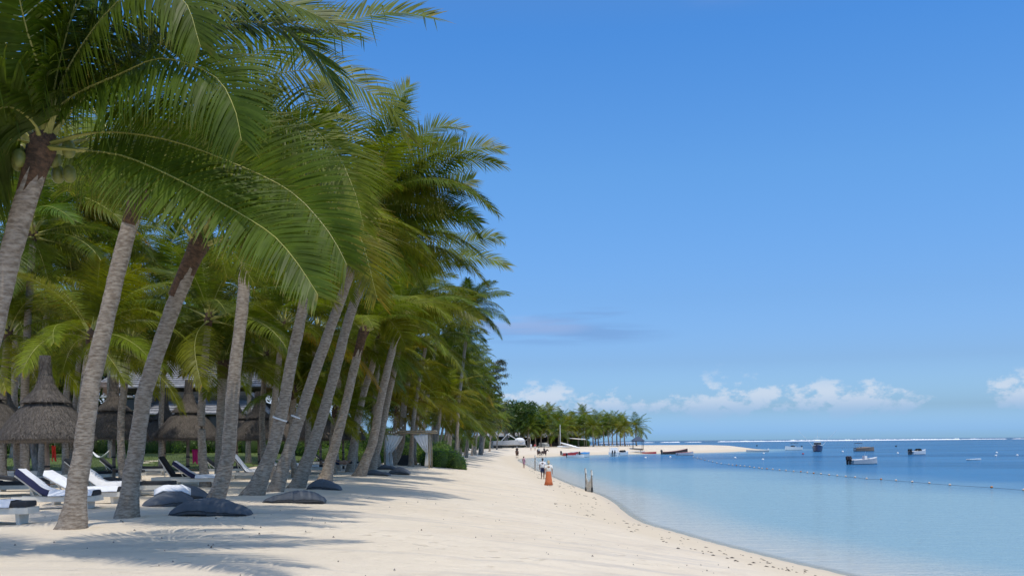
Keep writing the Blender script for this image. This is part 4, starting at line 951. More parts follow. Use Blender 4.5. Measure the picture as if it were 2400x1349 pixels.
def curtain(px_post, px_in, y, sg):
    mb = MB(); nx, nz = 17, 18; vs = []
    x0 = cx(px_post); zt, zk, zb = cz(1017), cz(1058), .06; wtop = cx(px_in) - cx(px_post)
    for i in range(nz):
        t = i / (nz - 1); z = zt + (zb - zt) * t; tk = (zt - zk) / (zt - zb)
        f = 1 - .84 * (t / tk) ** 1.25 if t < tk else .16 + .10 * (t - tk) / (1 - tk)
        for j in range(nx): vs.append((x0 + wtop * f * j / (nx - 1), y + .05 * math.sin(j * 1.57) * (1.3 - f), z - (.10 * j / nx if t < tk else 0)))
    mb.add(vs, [(i * nx + j, i * nx + j + 1, (i + 1) * nx + j + 1, (i + 1) * nx + j) for i in range(nz - 1) for j in range(nx - 1)])
    o = mb.build('curtain', M['curtain'], cab, smooth=True); o.modifiers.new('thick', 'SOLIDIFY').thickness = .01
    mb = MB(); mb.tube([(x0 + wtop * .01, y - .08, zk), (x0 + wtop * .18, y - .08, zk + .02)], .03, 6); mb.build('tie_back', M['curtain'], o)
for y in (-.02, dp):
    curtain(904, 938, y, 1); curtain(1004, 970, y, -1)
s0 = G(948, 1090); sofa = thing('daybed', 'dark wicker daybed standing inside the cabana', 'daybed', s0 + Vector((0, .9, 0)))
mb = MB(); mb.box((0, 0, .25), (1.15, 1.5, .5)); mb.build('base', M['greyfab'], sofa)
mb = MB(); mb.box((0, -.72, .62), (1.15, .10, .34)); mb.build('backrest', M['greyfab'], sofa)
mb = MB(); mb.box((0, .02, .56), (1.05, 1.3, .13)); mb.build('mattress', M['pad'], sofa)
# white bands on two palms, lamp cables, string lights
M['white'] = mat('white_paint', (.78, .78, .77), .45, vary=.06)
def band(px, py, tree, r, label):
    Y = tree[0].location.y; p = P(px, py, Y); t = (P(px + 14, py - 40, Y) - p).normalized(); mb = MB()
    mb.tube([-t * .025, t * .025], r, 16); o = mb.build('trunk_band', M['white'], loc=p); tag(o, label, 'band')
band(656, 981, T[4], .245, 'white plastic band round the left banded trunk')
band(697, 977, T[5], .235, 'white plastic band round the right banded trunk')
M['bulb'] = mat('bulb_glass', (.85, .85, .82), .2)
def string_lights(a, b, n, label):
    r = thing('string_lights', label, 'string lights', a); d = b - a; pts = [d * (i / 20) - Vector((0, 0, .35 * math.sin(math.pi * i / 20))) for i in range(21)]
    mb = MB(); mb.tube(pts, .008, 4); mb.build('cable', M['tie'], r)
    for i in range(n):
        t = (i + .5) / n; p = d * t - Vector((0, 0, .35 * math.sin(math.pi * t) + .07)); mb = MB(); mb.ball((0, 0, 0), (.045, .045, .06), 7, 5); mb.build('bulb', M['bulb'], r, smooth=True, loc=p)
string_lights(P(812, 995, 62), P(902, 1003, CY - .3), 11, 'string of white bulbs running to the left of the cabana')
string_lights(P(904, 1006, CY - .35), P(948, 990, CY - 2), 8, 'string of white bulbs above the left half of the cabana')
# hammock and standing lamp on the lawn
h0 = P(216, 1060, 78); h1 = P(256, 1058, 78); ham = thing('hammock', 'pale hammock hanging above the lawn behind the flared trunk', 'hammock', h0)
mb = MB(); d = h1 - h0; vs = []
for i in range(13):
    t = i / 12; w = .38 * math.sin(math.pi * t) + .03; p = d * t - Vector((0, 0, .5 * math.sin(math.pi * t)))
    for j in range(5): vs.append(p + Vector((0, (j / 4 - .5) * w * 2, .12 * (j / 2 - 1) ** 2)))
mb.add(vs, [(i * 5 + j, i * 5 + j + 1, (i + 1) * 5 + j + 1, (i + 1) * 5 + j) for i in range(12) for j in range(4)]); mb.build('cloth', M['curtain'], ham, smooth=True).modifiers.new('thick', 'SOLIDIFY').thickness = .012
for sx_, p in ((-1, Vector((-.05, 0, 0))), (1, d + Vector((.05, 0, 0)))):
    mb = MB(); g = -(h0.z - zs(h0.x, h0.y)); mb.tube([(p.x, p.y, g - .2), (p.x, p.y, .25)], .06, 7); mb.build('post', M['pole'], ham)
# pale buttressed trunk behind the biggest parasol
b = G(72, 1102); tr_ = thing('grey_tree', 'pale grey buttressed trunk on the lawn edge behind the biggest parasol', 'tree', b); q = random.Random(8)
for i in range(6):
    a = i * 1.05 + .3; mb = MB(); L = 9 + q.uniform(-1, 1); x, y = math.cos(a), math.sin(a)
    mb.tube(catmull([Vector((x * .95, y * .75, -.3)), Vector((x * .5, y * .42, .8)), Vector((x * .28, y * .28, 2.6)), Vector((x * .6, y * .6, 5.5)), Vector((x * 2.2, y * 2.2, L))], 16), [.30, .24, .2, .19, .2, .2, .19, .18, .17, .16, .15, .13, .11, .09, .07, .05], 9); mb.build('stem', M['bark'], tr_, smooth=True)
o = link('crown', leaf_cloud([(math.cos(a) * 2, math.sin(a) * 2, 9 + (a % 2), 1.8, 1.8, 1.2) for a in range(7)], 6000, .3, 77), tr_)
# ------------------------------------------------------------------ people and horses
M['skin'] = mat('skin', (.42, .24, .16), .6); M['skin2'] = mat('dark_skin', (.16, .085, .055), .6)
M['hair_d'] = mat('dark_hair', (.02, .014, .01), .6); M['hair_b'] = mat('blonde_hair', (.50, .40, .24), .6)
def limb(mb, pts, rad, n=8):
    mb.tube(pts, rad, n)
    for p, r in zip(pts, rad): mb.ball(p, r, 8, 6)
def person(label, loc, rotz, h, top, bottom, skin, hair, pose='stand', skirt=False, long_hair=False, legs_bare=True, seated=False, bare_top=False, hat=None, nm='person', voxel=.014):
    """h: standing height; figure faces -y before rotation"""
    r = thing(nm, label, 'person', loc, rotz); s = h / 1.72; V = lambda x, y, z: Vector((x, y, z)) * s
    B = MB(); hipz = .92 if not seated else .0
    def J(x, y, z): return Vector((x, y, z - (0 if not seated else .92))) * s
    st = {'stand': (.0, .0), 'walk': (.16, -.14), 'child': (.05, -.05), 'sit': (0, 0)}[pose]
    hips = [J(-.09, 0, .92), J(.09, 0, .92)]
    limb(B, [J(0, 0, .95), J(0, .01, 1.12), J(0, .015, 1.30), J(0, .01, 1.43)], [.135 * s, .115 * s, .15 * s, .09 * s], 12)
    limb(B, [J(-.17, .01, 1.40), J(.17, .01, 1.40)], [.055 * s, .055 * s])
    limb(B, [J(0, .01, 1.43), J(0, -.005, 1.52)], [.055 * s, .05 * s])
    B.ball(J(0, -.01, 1.62), (.078 * s, .095 * s, .115 * s), 14, 10)
    B.ball(J(0, -.105, 1.605), (.016 * s, .022 * s, .025 * s), 6, 5)                    # nose
    for sg in (-1, 1): B.ball(J(sg * .08, 0, 1.615), (.012 * s, .022 * s, .032 * s), 6, 5)   # ears
    feet = []
    for i, sg in enumerate((-1, 1)):
        if seated:
            kn, an = J(sg * .30, -.32, .84), J(sg * .34, -.18, .44)
        else:
            fy = st[i]; kn, an = J(sg * .10, -fy * .4 - .03, .50), J(sg * .10, -fy + .02, .08)
        limb(B, [hips[i], hips[i].lerp(kn, .5), kn], [.088 * s, .075 * s, .056 * s]); limb(B, [kn, kn.lerp(an, .35), an], [.052 * s, .054 * s, .036 * s])
        limb(B, [an + J(0, .03, .0 + (.92 if seated else 0)) - J(0, 0, .92 if seated else 0) * 0 - Vector((0, 0, .03 * s)) if False else an - Vector((0, -.03 * s, .04 * s)), an - Vector((0, .13 * s, .055 * s))], [.036 * s, .028 * s])
        feet.append((kn, an))
        sh = J(sg * .185, .01, 1.39); 
        if pose == 'sit': el, wr = J(sg * .24, -.06, 1.13), J(sg * .10, -.28, 1.05)
        elif sg > 0 and pose == 'walk': el, wr = J(sg * .25, .08, 1.12), J(sg * .25, .02, .88)
        else: el, wr = J(sg * .24, .03, 1.12), J(sg * .26, -.06, .87)
        limb(B, [sh, el], [.05 * s, .04 * s]); limb(B, [el, wr], [.04 * s, .028 * s])
        hd = (wr - el).normalized(); pc = wr + hd * .05 * s; limb(B, [wr, pc], [.028 * s, .034 * s])
        for f in range(4):
            o_ = Vector((0, (f - 1.5) * .02 * s, 0)); a = pc + o_ + hd * .02 * s; m = a + hd * .04 * s; limb(B, [a, m, m + (hd * .03 + Vector((-sg * .012, 0, 0))) * s], [.011 * s, .010 * s, .008 * s], 6)
        a = wr + hd * .03 * s + Vector((0, -.03 * s, 0)); limb(B, [a, a + (hd * .035 + Vector((0, -.03, 0))) * s], [.012 * s, .010 * s], 6)
    body = B.build('body', skin, r, smooth=True); md = body.modifiers.new('skin', 'REMESH'); md.mode = 'VOXEL'; md.voxel_size = voxel * s; md.use_smooth_shade = True
    # hair
    hb = MB(); hb.ball(J(0, .02, 1.645), (.088 * s, .098 * s, .108 * s), 14, 9)
    if long_hair: hb.tube([J(0, .06, 1.68), J(0, .10, 1.55), J(0, .09, 1.38)], [.07 * s, .085 * s, .05 * s], 10, flat=.6)
    hb.build('hair', hair, r, smooth=True)
    for sg in (-1, 1):
        eb = MB(); eb.ball(J(sg * .03, -.098, 1.63), .010 * s, 6, 4); eb.build('eye', M['hair_d'], r)
    if top is not None:
        c = MB(); c.lathe([(.075 * s, J(0, 0, 1.47).z), (.17 * s, J(0, 0, 1.43).z), (.185 * s, J(0, 0, 1.30).z), (.165 * s, J(0, 0, 1.12).z), (.175 * s, J(0, 0, .93 if not skirt else 1.0).z), (.168 * s, J(0, 0, .925 if not skirt else .995).z)], 20, sy=.78)
        for sg in (-1, 1):
            sh = J(sg * .165, .01, 1.405); el = J(sg * .235, .025, 1.16) if pose != 'sit' else J(sg * .235, -.05, 1.16); c.tube([sh, sh.lerp(el, .6), el], [.075 * s, .075 * s, .08 * s], 10)
        c.build('shirt', top, r, smooth=True)
    if bottom is not None:
        c = MB()
        if skirt:
            n = 36; prof = [(.135, 1.04), (.17, .92), (.19, .65), (.235, .3), (.29, .06)]; vs = []
            for (rr, z) in prof:
                for j in range(n):
                    w = 6.2832 * j / n; q_ = rr * (1 + .07 * math.sin(j * 2.1) * (1.04 - z)); p = J(math.cos(w) * q_, math.sin(w) * q_ * .85, z); vs.append(p)
            c.add(vs, [(i * n + j, i * n + (j + 1) % n, (i + 1) * n + (j + 1) % n, (i + 1) * n + j) for i in range(4) for j in range(n)])
            c.build('skirt', bottom, r, smooth=True).modifiers.new('thick', 'SOLIDIFY').thickness = .008
        else:
            c.lathe([(.16 * s, J(0, 0, 1.02).z), (.172 * s, J(0, 0, .95).z), (.165 * s, J(0, 0, .84).z)], 18, sy=.8)
            for i in range(2):
                kn = feet[i][0]; e = hips[i].lerp(kn, .85 if not legs_bare is None else 1.0); c.tube([hips[i] + Vector((0, 0, .03 * s)), hips[i].lerp(kn, .5), e], [.10 * s, .098 * s, .092 * s], 10)
            c.build('shorts', bottom, r, smooth=True)
    if hat is not None:
        c = MB(); c.lathe([(.10 * s, J(0, 0, 1.66).z), (.11 * s, J(0, 0, 1.69).z), (.10 * s, J(0, 0, 1.75).z), (.04 * s, J(0, 0, 1.79).z)], 14, sy=1.1); c.build('riding_hat', hat, r, smooth=True)
    return r
M['wshirt'] = mat('white_shirt', (.78, .78, .80), .9, vary=.05); M['cream_top'] = mat('cream_blouse', (.80, .77, .70), .9, vary=.06)
M['oskirt'] = mat('orange_patterned_skirt', (.56, .115, .035), .9, col2=(.60, .20, .08), vscale=22); M['navys'] = mat('navy_shorts', (.02, .03, .085), .9)
M['floral'] = mat('floral_dress', (.62, .42, .50), .9, col2=(.35, .15, .25), vscale=14); M['redc'] = mat('red_shirt', (.45, .03, .05), .9); M['darkc'] = mat('dark_riding_clothes', (.02, .02, .028), .9)
person('woman in cream blouse and long orange skirt walking away at the water edge', G(1286, 1138), math.pi + .1, 1.68, M['cream_top'], M['oskirt'], M['skin'], M['hair_b'], 'walk', True, True)
person('man in white shirt and navy shorts walking away beside the woman', G(1272, 1122), math.pi, 1.76, M['wshirt'], M['navys'], M['skin2'], M['hair_d'], 'walk')
person('small figure in a patterned dress standing by the water edge', G(1228, 1096), math.pi - .7, 1.45, M['floral'], M['floral'], M['skin'], M['hair_d'], 'stand', False, True)
person('far person in white clothes standing before the parked motorboat', G(1244.5, 1054.5), 2.6, 1.75, M['wshirt'], M['wshirt'], M['skin'], M['hair_d'], 'stand', voxel=.02)
person('far person in a red shirt standing before the stacked boards', G(1254, 1054.5), 3.4, 1.72, M['redc'], M['wshirt'], M['skin'], M['hair_d'], 'stand', voxel=.02)
# sunbather on a lounger left of the dark beanbag
b = G(722, 1108); sb = person('sunbather lying on a lounger left of the beanbag palm', b + Vector((.75, .05, .55)), 0, 1.7, None, M['navys'], M['skin'], M['hair_d'], 'stand', voxel=.018); sb.rotation_euler = (R(-88), 0, R(-84))
M['coat1'] = mat('chestnut_coat', (.16, .07, .035), .6, vary=.3, vscale=3); M['coat2'] = mat('dark_bay_coat', (.07, .03, .018), .6, vary=.3, vscale=3); M['mane'] = mat('horse_mane', (.015, .012, .01), .7)
M['leather'] = mat('saddle_leather', (.05, .025, .012), .5)
def horse(label, loc, rotz, coat, head_turn=0.0):
    """faces +x"""
    r = thing('horse', label, 'horse', loc, rotz); B = MB(); V = Vector
    limb(B, [V((-.62, 0, 1.18)), V((-.25, 0, 1.15)), V((.2, 0, 1.12)), V((.55, 0, 1.18))], [.27, .28, .30, .25], 12)
    B.ball((-.72, 0, 1.22), (.25, .25, .27), 12, 8); B.ball((.55, 0, 1.05), (.22, .23, .28), 12, 8)
    ht = V((1.15, head_turn, 1.72)); limb(B, [V((.6, 0, 1.28)), V((.85, head_turn * .4, 1.52)), ht], [.20, .145, .105], 10)
    mz = ht + V((.34, head_turn * .5, -.34)); limb(B, [ht, ht.lerp(mz, .5), mz], [.105, .085, .06], 10)
    for sg in (-1, 1):
        limb(B, [ht + V((-.02, sg * .06, .08)), ht + V((-.01, sg * .075, .2))], [.03, .008], 6)
        f = .12 * sg; limb(B, [V((.52, sg * .15, .95)), V((.54 + f * .5, sg * .15, .55)), V((.54 + f * .3, sg * .15, .14)), V((.56 + f * .3, sg * .15, .05))], [.11, .062, .042, .055], 8)
        limb(B, [V((-.68, sg * .15, 1.05)), V((-.58 - f * .4, sg * .16, .78)), V((-.80 - f * .6, sg * .15, .50)), V((-.76 - f * .6, sg * .15, .14)), V((-.73 - f * .6, sg * .15, .05))], [.17, .10, .055, .042, .055], 8)
    o = B.build('body', coat, r, smooth=True); md = o.modifiers.new('skin', 'REMESH'); md.mode = 'VOXEL'; md.voxel_size = .03; md.use_smooth_shade = True
    mb = MB(); mb.tube([(-.93, 0, 1.3), (-1.08, 0, 1.1), (-1.08, 0, .7), (-1.04, 0, .5)], [.05, .075, .07, .02], 8); mb.build('tail', M['mane'], r, smooth=True)
    mb = MB(); mb.tube([V((.55, 0, 1.48)), V((.8, head_turn * .4, 1.68)), ht + V((-.05, 0, .13))], [.04, .05, .03], 6, flat=2.0); mb.build('mane', M['mane'], r, smooth=True)
    mb = MB(); mb.tube([(-.28, 0, 1.43), (-.05, 0, 1.41), (.22, 0, 1.44)], [.17, .2, .15], 10, flat=.35); mb.build('saddle', M['leather'], r, smooth=True)
    return r
for px, py, rz, coat, ht, lb, rl, top, sk in (
    (1212, 1072.5, math.pi / 2 + .1, 'coat1', 0, 'chestnut horse seen from behind, left of three on the shore', 'rider in dark clothes with pale helmet on the left horse', 'darkc', 'skin'),
    (1263, 1071.5, math.pi / 2 + .25, 'coat2', 0, 'dark bay horse at the water edge, middle of three', 'rider in light top on the middle horse', 'cream_top', 'skin'),
    (1275.5, 1071, .9, 'coat2', -.1, 'dark bay horse turned right at the water edge, right of three', 'rider in dark clothes on the right horse', 'darkc', 'skin2')):
    p = G(px, py); horse(lb, p, rz, M[coat], ht)
    person(rl, p + Vector((0, 0, 1.52)), rz + math.pi / 2, 1.72, M[top], M['darkc'], M[sk], M['hair_d'], 'sit', seated=True, hat=M['wshirt'] if 'helmet' in rl else M['darkc'], voxel=.02)

# ------------------------------------------------------------------ posts and nets at the water edge
M['grey_wood'] = mat('driftwood_post', (.30, .26, .21), .9, vary=.4, vscale=6)
M['net'] = mat('pale_net_cloth', (.76, .74, .68), .95, vary=.12, vscale=8)
b = SEA(1380, 1152); nr = thing('rolled_net', 'two wooden posts with a pale net slung between them in the shallows', 'net', b); YB = b.y; kk = YB / 2400
pa, pb = [((x - 1380) * kk, dy, (1152 - yt) * kk) for x, dy, yt in ((1373.5, 0, 1096), (1385.5, -.8, 1100))]
for (x, y, zt) in (pa, pb):
    mb = MB(); mb.tube([(x + .03, y, -.9), (x, y, zt * .5), (x - .04, y, zt)], [.05, .045, .05], 8); po = mb.build('post', M['grey_wood'], nr, smooth=True)
    mb = MB(); mb.tube([(x, y, zt - .35), (x - .02, y, zt - .05)], [.07, .05], 7); mb.build('rag', M['net'], po)
    mb = MB(); mb.tube([(x, y, .05), (x, y, .35)], [.075, .065], 8); mb.build('dark_sleeve', M['tie'], po)
mb = MB(); n, m_ = 13, 14; vs = []
for i in range(n):
    t = i / (n - 1); top = 1.55 - .85 * math.sin(math.pi * t) ** .6
    for j in range(m_):
        s = j / (m_ - 1); x = pa[0] + (pb[0] - pa[0]) * t; y = pa[1] + (pb[1] - pa[1]) * t
        vs.append((x + .03 * math.sin(j + i * 2.0), y + .06 * math.sin(i * 1.7), top * (1 - s) + .02))
mb.add(vs, [(i * m_ + j, (i + 1) * m_ + j, (i + 1) * m_ + j + 1, i * m_ + j + 1) for i in range(n - 1) for j in range(m_ - 1)]); mb.build('net_cloth', M['net'], nr, smooth=True).modifiers.new('thick', 'SOLIDIFY').thickness = .02
b = G(1254, 1102); np_ = thing('net_post', 'single grey post with slack net lines at the water edge', 'post', b); kk = b.y / 2400
mb = MB(); mb.tube([(0, 0, -.3), (.02, 0, 36 * kk)], .06, 8); mb.build('post', M['grey_wood'], np_)
mb = MB(); mb.tube([(.02, 0, 36 * kk - .02), (.03, 0, 36 * kk - .3)], [.09, .07], 7); mb.build('rag', M['net'], np_)
for i, (x, y, z) in enumerate(((-14 * kk, .5, .35), (-14 * kk, -.4, .1), (16 * kk, .5, .55), (15 * kk, -.3, .5), (-8 * kk, 0, .1))):
    mb = MB(); mb.tube([(.02, 0, 26 * kk), (x, y, z)], .012, 4); mb.build('line', M['net'], np_)
mb = MB(); mb.tube([(-14 * kk, .5, .37), (0, 0, .42), (16 * kk, .5, .57)], .012, 4); mb.build('line', M['net'], np_)

# ------------------------------------------------------------------ boats
M['gel'] = mat('white_gelcoat', (.80, .80, .78), .25, vary=.05, vscale=2); M['gel_grey'] = mat('grey_gelcoat', (.50, .51, .52), .35, vary=.1); M['navyhull'] = mat('navy_hull', (.012, .03, .10), .25)
M['redhull'] = mat('red_hull', (.42, .035, .045), .4, vary=.15); M['brownhull'] = mat('dark_brown_hull', (.065, .04, .03), .6, vary=.3); M['pinktrim'] = mat('faded_red_trim', (.45, .16, .18), .5)
M['outboard'] = mat('outboard_black', (.012, .013, .016), .35); M['canvas'] = mat('navy_canvas', (.015, .02, .04), .85); M['tan'] = mat('tan_cover', (.25, .19, .15), .9, vary=.15); M['steel'] = mat('steel_tube', (.6, .6, .62), .3, metal=.9)
M['bluec'] = mat('blue_canvas', (.03, .20, .48), .85); M['redseat'] = mat('red_upholstery', (.33, .02, .035), .6)
def hull_mb(L, B, Hh, sheer=.45, bow=.9, inside=True, deck=0.0):
    n = 14; out = []
    for i in range(n + 1):
        u = i / n; b = B / 2 * (1 - max(0, (u - .35) / .65) ** 2.4) ** .8 if u < 1 else .02; b = max(b, .02); z = Hh * (1 + sheer * u * u); x = -L / 2 + L * u; rk = bow * max(0, u - .6) ** 2 * Hh * 2
        kz = -.25 * Hh + rk * .9
        out.append([(x + rk * .5, 0, kz), (x + rk * .35, b * .62, kz + .16 * Hh), (x + rk * .3, b * .88, .15 * Hh + rk * .3), (x, b, z), (x - .02, b - .07 * B, z + .02), (x - .05, max(0, b - .12 * B), z * .96 - .02), (x - .06, max(0, b - .18 * B), Hh * .35 + deck)])
    return out, n
def boat(label, loc, rotz, L, B, Hh, hull, trim, name='motorboat', deckm=None, motors=1, motor_m=None, screen=False, bimini=None, console=False, cover=None, seats=None, group='boats moored off the beach', bow_deck=.0, sheer=.45):
    """faces +x, waterline at z 0"""
    r = thing(name, label, 'boat', loc, rotz, group); st, n = hull_mb(L, B, Hh, sheer)
    m = len(st[0]); mb = MB()
    for sg in (1, -1):
        vs = [(x, y * sg, z) for row in st for (x, y, z) in row[:4]]; mb.add(vs, [((i * 4 + j, (i + 1) * 4 + j, (i + 1) * 4 + j + 1, i * 4 + j + 1) if sg > 0 else (i * 4 + j, i * 4 + j + 1, (i + 1) * 4 + j + 1, (i + 1) * 4 + j)) for i in range(n) for j in range(3)])
    row = st[0]; mb.add([(x, y, z) for (x, y, z) in row[:4]] + [(x, -y, z) for (x, y, z) in reversed(row[1:4])], [tuple(range(7))]); mb.build('hull', hull, r, smooth=False)
    mb = MB()
    for sg in (1, -1):
        vs = [(x, y * sg, z) for rw in st for (x, y, z) in rw[3:6]]; mb.add(vs, [(i * 3 + j, (i + 1) * 3 + j, (i + 1) * 3 + j + 1, i * 3 + j + 1) for i in range(n) for j in range(2)])
    mb.build('gunwale', trim, r)
    mb = MB()
    vs = [(x, y * sg, z) for rw in st for (sg, (x, y, z)) in ((1, rw[5]), (1, rw[6]), (-1, rw[6]), (-1, rw[5]))]; mb.add(vs, [(i * 4 + j, (i + 1) * 4 + j, (i + 1) * 4 + j + 1, i * 4 + j + 1) for i in range(n) for j in range(3)])
    mb.add([vs[0], vs[1], vs[2], vs[3]], [(0, 1, 2, 3)]); mb.build('interior', deckm or M['gel_grey'], r)
    if bow_deck:
        i0 = int(n * (1 - bow_deck)); mb = MB(); vs = []
        for rw in st[i0:]:
            x, y, z = rw[4]; vs += [(x, y, z + .01), (x, 0, z + .06), (x, -y, z + .01)]
        mb.add(vs, [(i * 3 + j, (i + 1) * 3 + j, (i + 1) * 3 + j + 1, i * 3 + j + 1) for i in range(n - i0) for j in range(2)]); mb.build('foredeck', trim, r)
    for k_ in range(motors):
        y = (k_ - (motors - 1) / 2) * .55; mr = MB(); mr.box((-L / 2 - .22, y, Hh * 1.0 + .28), (.42, .32, .46), Matrix.Rotation(-.25, 3, 'Y'), taper=.72); mo = mr.build('outboard_motor', motor_m or M['outboard'], r)
        mb = MB(); mb.box((-L / 2 - .25, y, Hh * .35), (.16, .12, Hh * 1.1 + .3)); mb.build('leg', M['outboard'], mo)
        mb = MB(); mb.box((-L / 2 - .08, y, Hh * .9), (.14, .24, .2)); mb.build('bracket', M['outboard'], mo)
    if screen:
        mb = MB(); z0 = Hh * 1.18; x0 = L * .08
        mb.add([(x0 + .5, 0, z0), (x0, B * .4, z0), (x0 - .55, B * .42, z0), (x0 - .75, B * .40, z0 + .10), (x0 - .25, B * .36, z0 + .42), (x0 + .2, 0, z0 + .45), (x0, -B * .4, z0), (x0 - .55, -B * .42, z0), (x0 - .75, -B * .40, z0 + .10), (x0 - .25, -B * .36, z0 + .42)], [(0, 1, 4, 5), (1, 2, 3, 4), (0, 5, 9, 6), (6, 9, 8, 7)]); mb.build('windscreen', M['blackglass'], r).modifiers.new('thick', 'SOLIDIFY').thickness = .02
    if console:
        mb = MB(); mb.box((L * .05, 0, Hh * .35 + .45), (.5, .55, .95), taper=.8); co = mb.build('console', M['gel'], r); mb = MB(); mb.tube([(L * .05 - .1, 0, Hh * .35 + .9), (L * .05 + .15, 0, Hh * .35 + 1.55)], .02, 5); mb.build('mast', M['steel'], co)
    if seats:
        for i in range(2):
            mb = MB(); mb.box((-L * .14 - i * .75, 0, Hh * .62), (.42, B * .58, .34)); mb.build('bench_seat', seats, r)
    if bimini:
        x0, x1, zt = bimini; mb = MB(); vs = []
        for i in range(7):
            for j in range(7): vs.append((x0 + (x1 - x0) * i / 6, (j / 6 - .5) * B * .86, zt + .12 * math.sin(math.pi * j / 6) + .04 * math.sin(math.pi * i / 6)))
        mb.add(vs, [(i * 7 + j, (i + 1) * 7 + j, (i + 1) * 7 + j + 1, i * 7 + j + 1) for i in range(6) for j in range(6)]); bm = mb.build('bimini_top', M['canvas'], r); bm.modifiers.new('thick', 'SOLIDIFY').thickness = .05
        for sg in (-1, 1):
            for (xa, xb) in ((x0 + .1, (x0 + x1) / 2), (x1 - .1, (x0 + x1) / 2), (x0 + .05, x0 + .05), (x1 - .05, x1 - .05)):
                mb = MB(); mb.tube([(xa, sg * B * .42, zt), (xb, sg * B * .45, Hh)], .035, 5); mb.build('pole', M['steel'], bm)
    if cover:
        mb = MB(); vs = []
        for i, rw in enumerate(st):
            x, y, z = rw[3]; h_ = .30 * math.sin(math.pi * min(1, .12 + i / n)) ; y += .03
            for j in range(7):
                f = j / 3 - 1; vs.append((x, y * f, z + .03 + h_ * (1 - f * f)))
        mb.add(vs, [(i * 7 + j, (i + 1) * 7 + j, (i + 1) * 7 + j + 1, i * 7 + j + 1) for i in range(n) for j in range(6)]); mb.build('boat_cover', cover, r)
    return r
boat('white open motorboat with outboard and red seats moored nearest', SEA(2024, 1087), .38, 4.6, 1.75, .62, M['gel_grey'], M['gel'], motors=2, motor_m=mat('brown_cowl', (.05, .035, .035), .5), seats=M['redseat'], bow_deck=.3, console=True)
boat('white speedboat with dark canopy left of the navy fishing boat', SEA(1859, 1054), math.pi + .25, 5.8, 2.1, .9, M['gel'], M['gel'], screen=True, bimini=(-1.6, .6, 2.3), bow_deck=.45)
nb_ = boat('navy fishing boat with two long outrigger poles seen end on', SEA(1916, 1057.5), -R(107), 7.4, 2.9, 1.35, M['navyhull'], M['gel'], name='fishing_boat', motors=0, bow_deck=.45)
mb = MB(); mb.box((-.6, 0, 2.1), (2.6, 2.2, 1.1), taper=.85); ca = mb.build('cabin', M['gel'], nb_)
mb = MB(); mb.box((-.4, 0, 2.25), (2.5, 2.05, .5), taper=.93); mb.build('cabin_window', M['blackglass'], ca)
mb = MB(); mb.box((-.9, 0, 3.9), (1.8, 1.7, .08)); mb.build('hardtop', M['gel'], nb_)
for sg in (-1, 1):
    mb = MB(); mb.tube([(-.5, sg * 1.25, 1.6), (-.9, sg * 5.2, 6.0)], [.05, .025], 5); mb.build('outrigger', M['white'], nb_)
    for x in (-1.7, -.1):
        mb = MB(); mb.tube([(x, sg * .75, 2.6), (x, sg * .75, 3.9)], .03, 5); mb.build('hardtop_post', M['steel'], nb_)
mb = MB(); mb.tube([(-1, 0, 3.9), (-1, 0, 6.2)], [.03, .015], 5); mb.build('aerial', M['white'], nb_)
boat('tan covered boat with dark canopy behind the open motorboat', SEA(2026, 1056.5), .12, 5.6, 2.0, .8, M['tan'], M['gel'], motors=0, cover=M['tan'], bimini=(-2.7, -.9, 2.2))
boat('white motorboat with dark outboard moored at far right', SEA(2152, 1064.5), .5, 4.6, 1.8, .72, M['gel'], M['gel'], motors=2, seats=M['redseat'], screen=True, bow_deck=.35)
boat('low pale skiff moored at the tip of the sand spit', SEA(1774, 1058), math.pi + .1, 6.3, 1.5, .42, M['gel_grey'], M['gel'], name='skiff', motors=1, motor_m=M['gel'])
boat('small white board-like dinghy floating at far right', SEA(2284, 1077.5), .35, 2.6, .8, .16, M['gel'], M['gel'], name='dinghy', motors=0)
BS = 'boats drawn up at the sand spit'
boat('red and white boat with dark outboard at the bay head', SEA(1336, 1067), .45, 4.6, 1.8, .7, M['redhull'], M['gel'], group=BS, bow_deck=.4)
boat('white low boat beside the blue-covered boat', SEA(1350, 1072), -.3, 3.6, 1.5, .5, M['gel'], M['gel'], group=BS, motors=1)
boat('blue-covered white boat in the bay head', SEA(1370, 1070.5), 1.0, 4.2, 1.9, .75, M['gel'], M['bluec'], group=BS, cover=M['bluec'])
wb = boat('white cabin motorboat with twin outboards, stern towards the beach walk', SEA(1439, 1068.5), 1.45, 5.8, 2.4, .9, M['gel'], M['gel'], group=BS, motors=2, deckm=M['gel'], bow_deck=.45)
mb = MB(); mb.box((.5, 0, 1.45), (2.2, 1.9, 1.1), taper=.82); mb.build('cabin', M['gel'], wb)
mb = MB(); mb.tube([(-.9, -1.0, 1.1), (-1.1, -1.0, 2.5), (-1.1, 1.0, 2.5), (-.9, 1.0, 1.1)], .05, 6); mb.build('arch', M['white'], wb)
boat('white motorboat with raised screens right of the cabin boat', SEA(1459, 1067), .9, 4.8, 2.0, .75, M['gel'], M['gel'], group=BS, screen=True, bow_deck=.4)
boat('slim red boat with dark outboard at the spit edge', SEA(1521, 1062.5), .08, 4.0, 1.2, .42, M['redhull'], M['redhull'], group=BS, name='wooden_boat', sheer=.25)
boat('long dark brown wooden boat with rising bow', SEA(1582, 1063.5), .10, 6.6, 1.7, .62, M['brownhull'], M['pinktrim'], group=BS, name='wooden_boat', motors=2, sheer=1.3)
boat('white dinghy with faded red rim beside the brown boat', SEA(1606, 1066.5), .25, 4.1, 1.6, .62, M['gel_grey'], M['pinktrim'], group=BS, name='dinghy', motors=0)
boat('flat white hull lying on the sand near the gazebo', G(1487, 1059), -.25, 5.6, 1.2, .22, M['gel'], M['gel'], group=BS, name='sailboard_hull', motors=0)

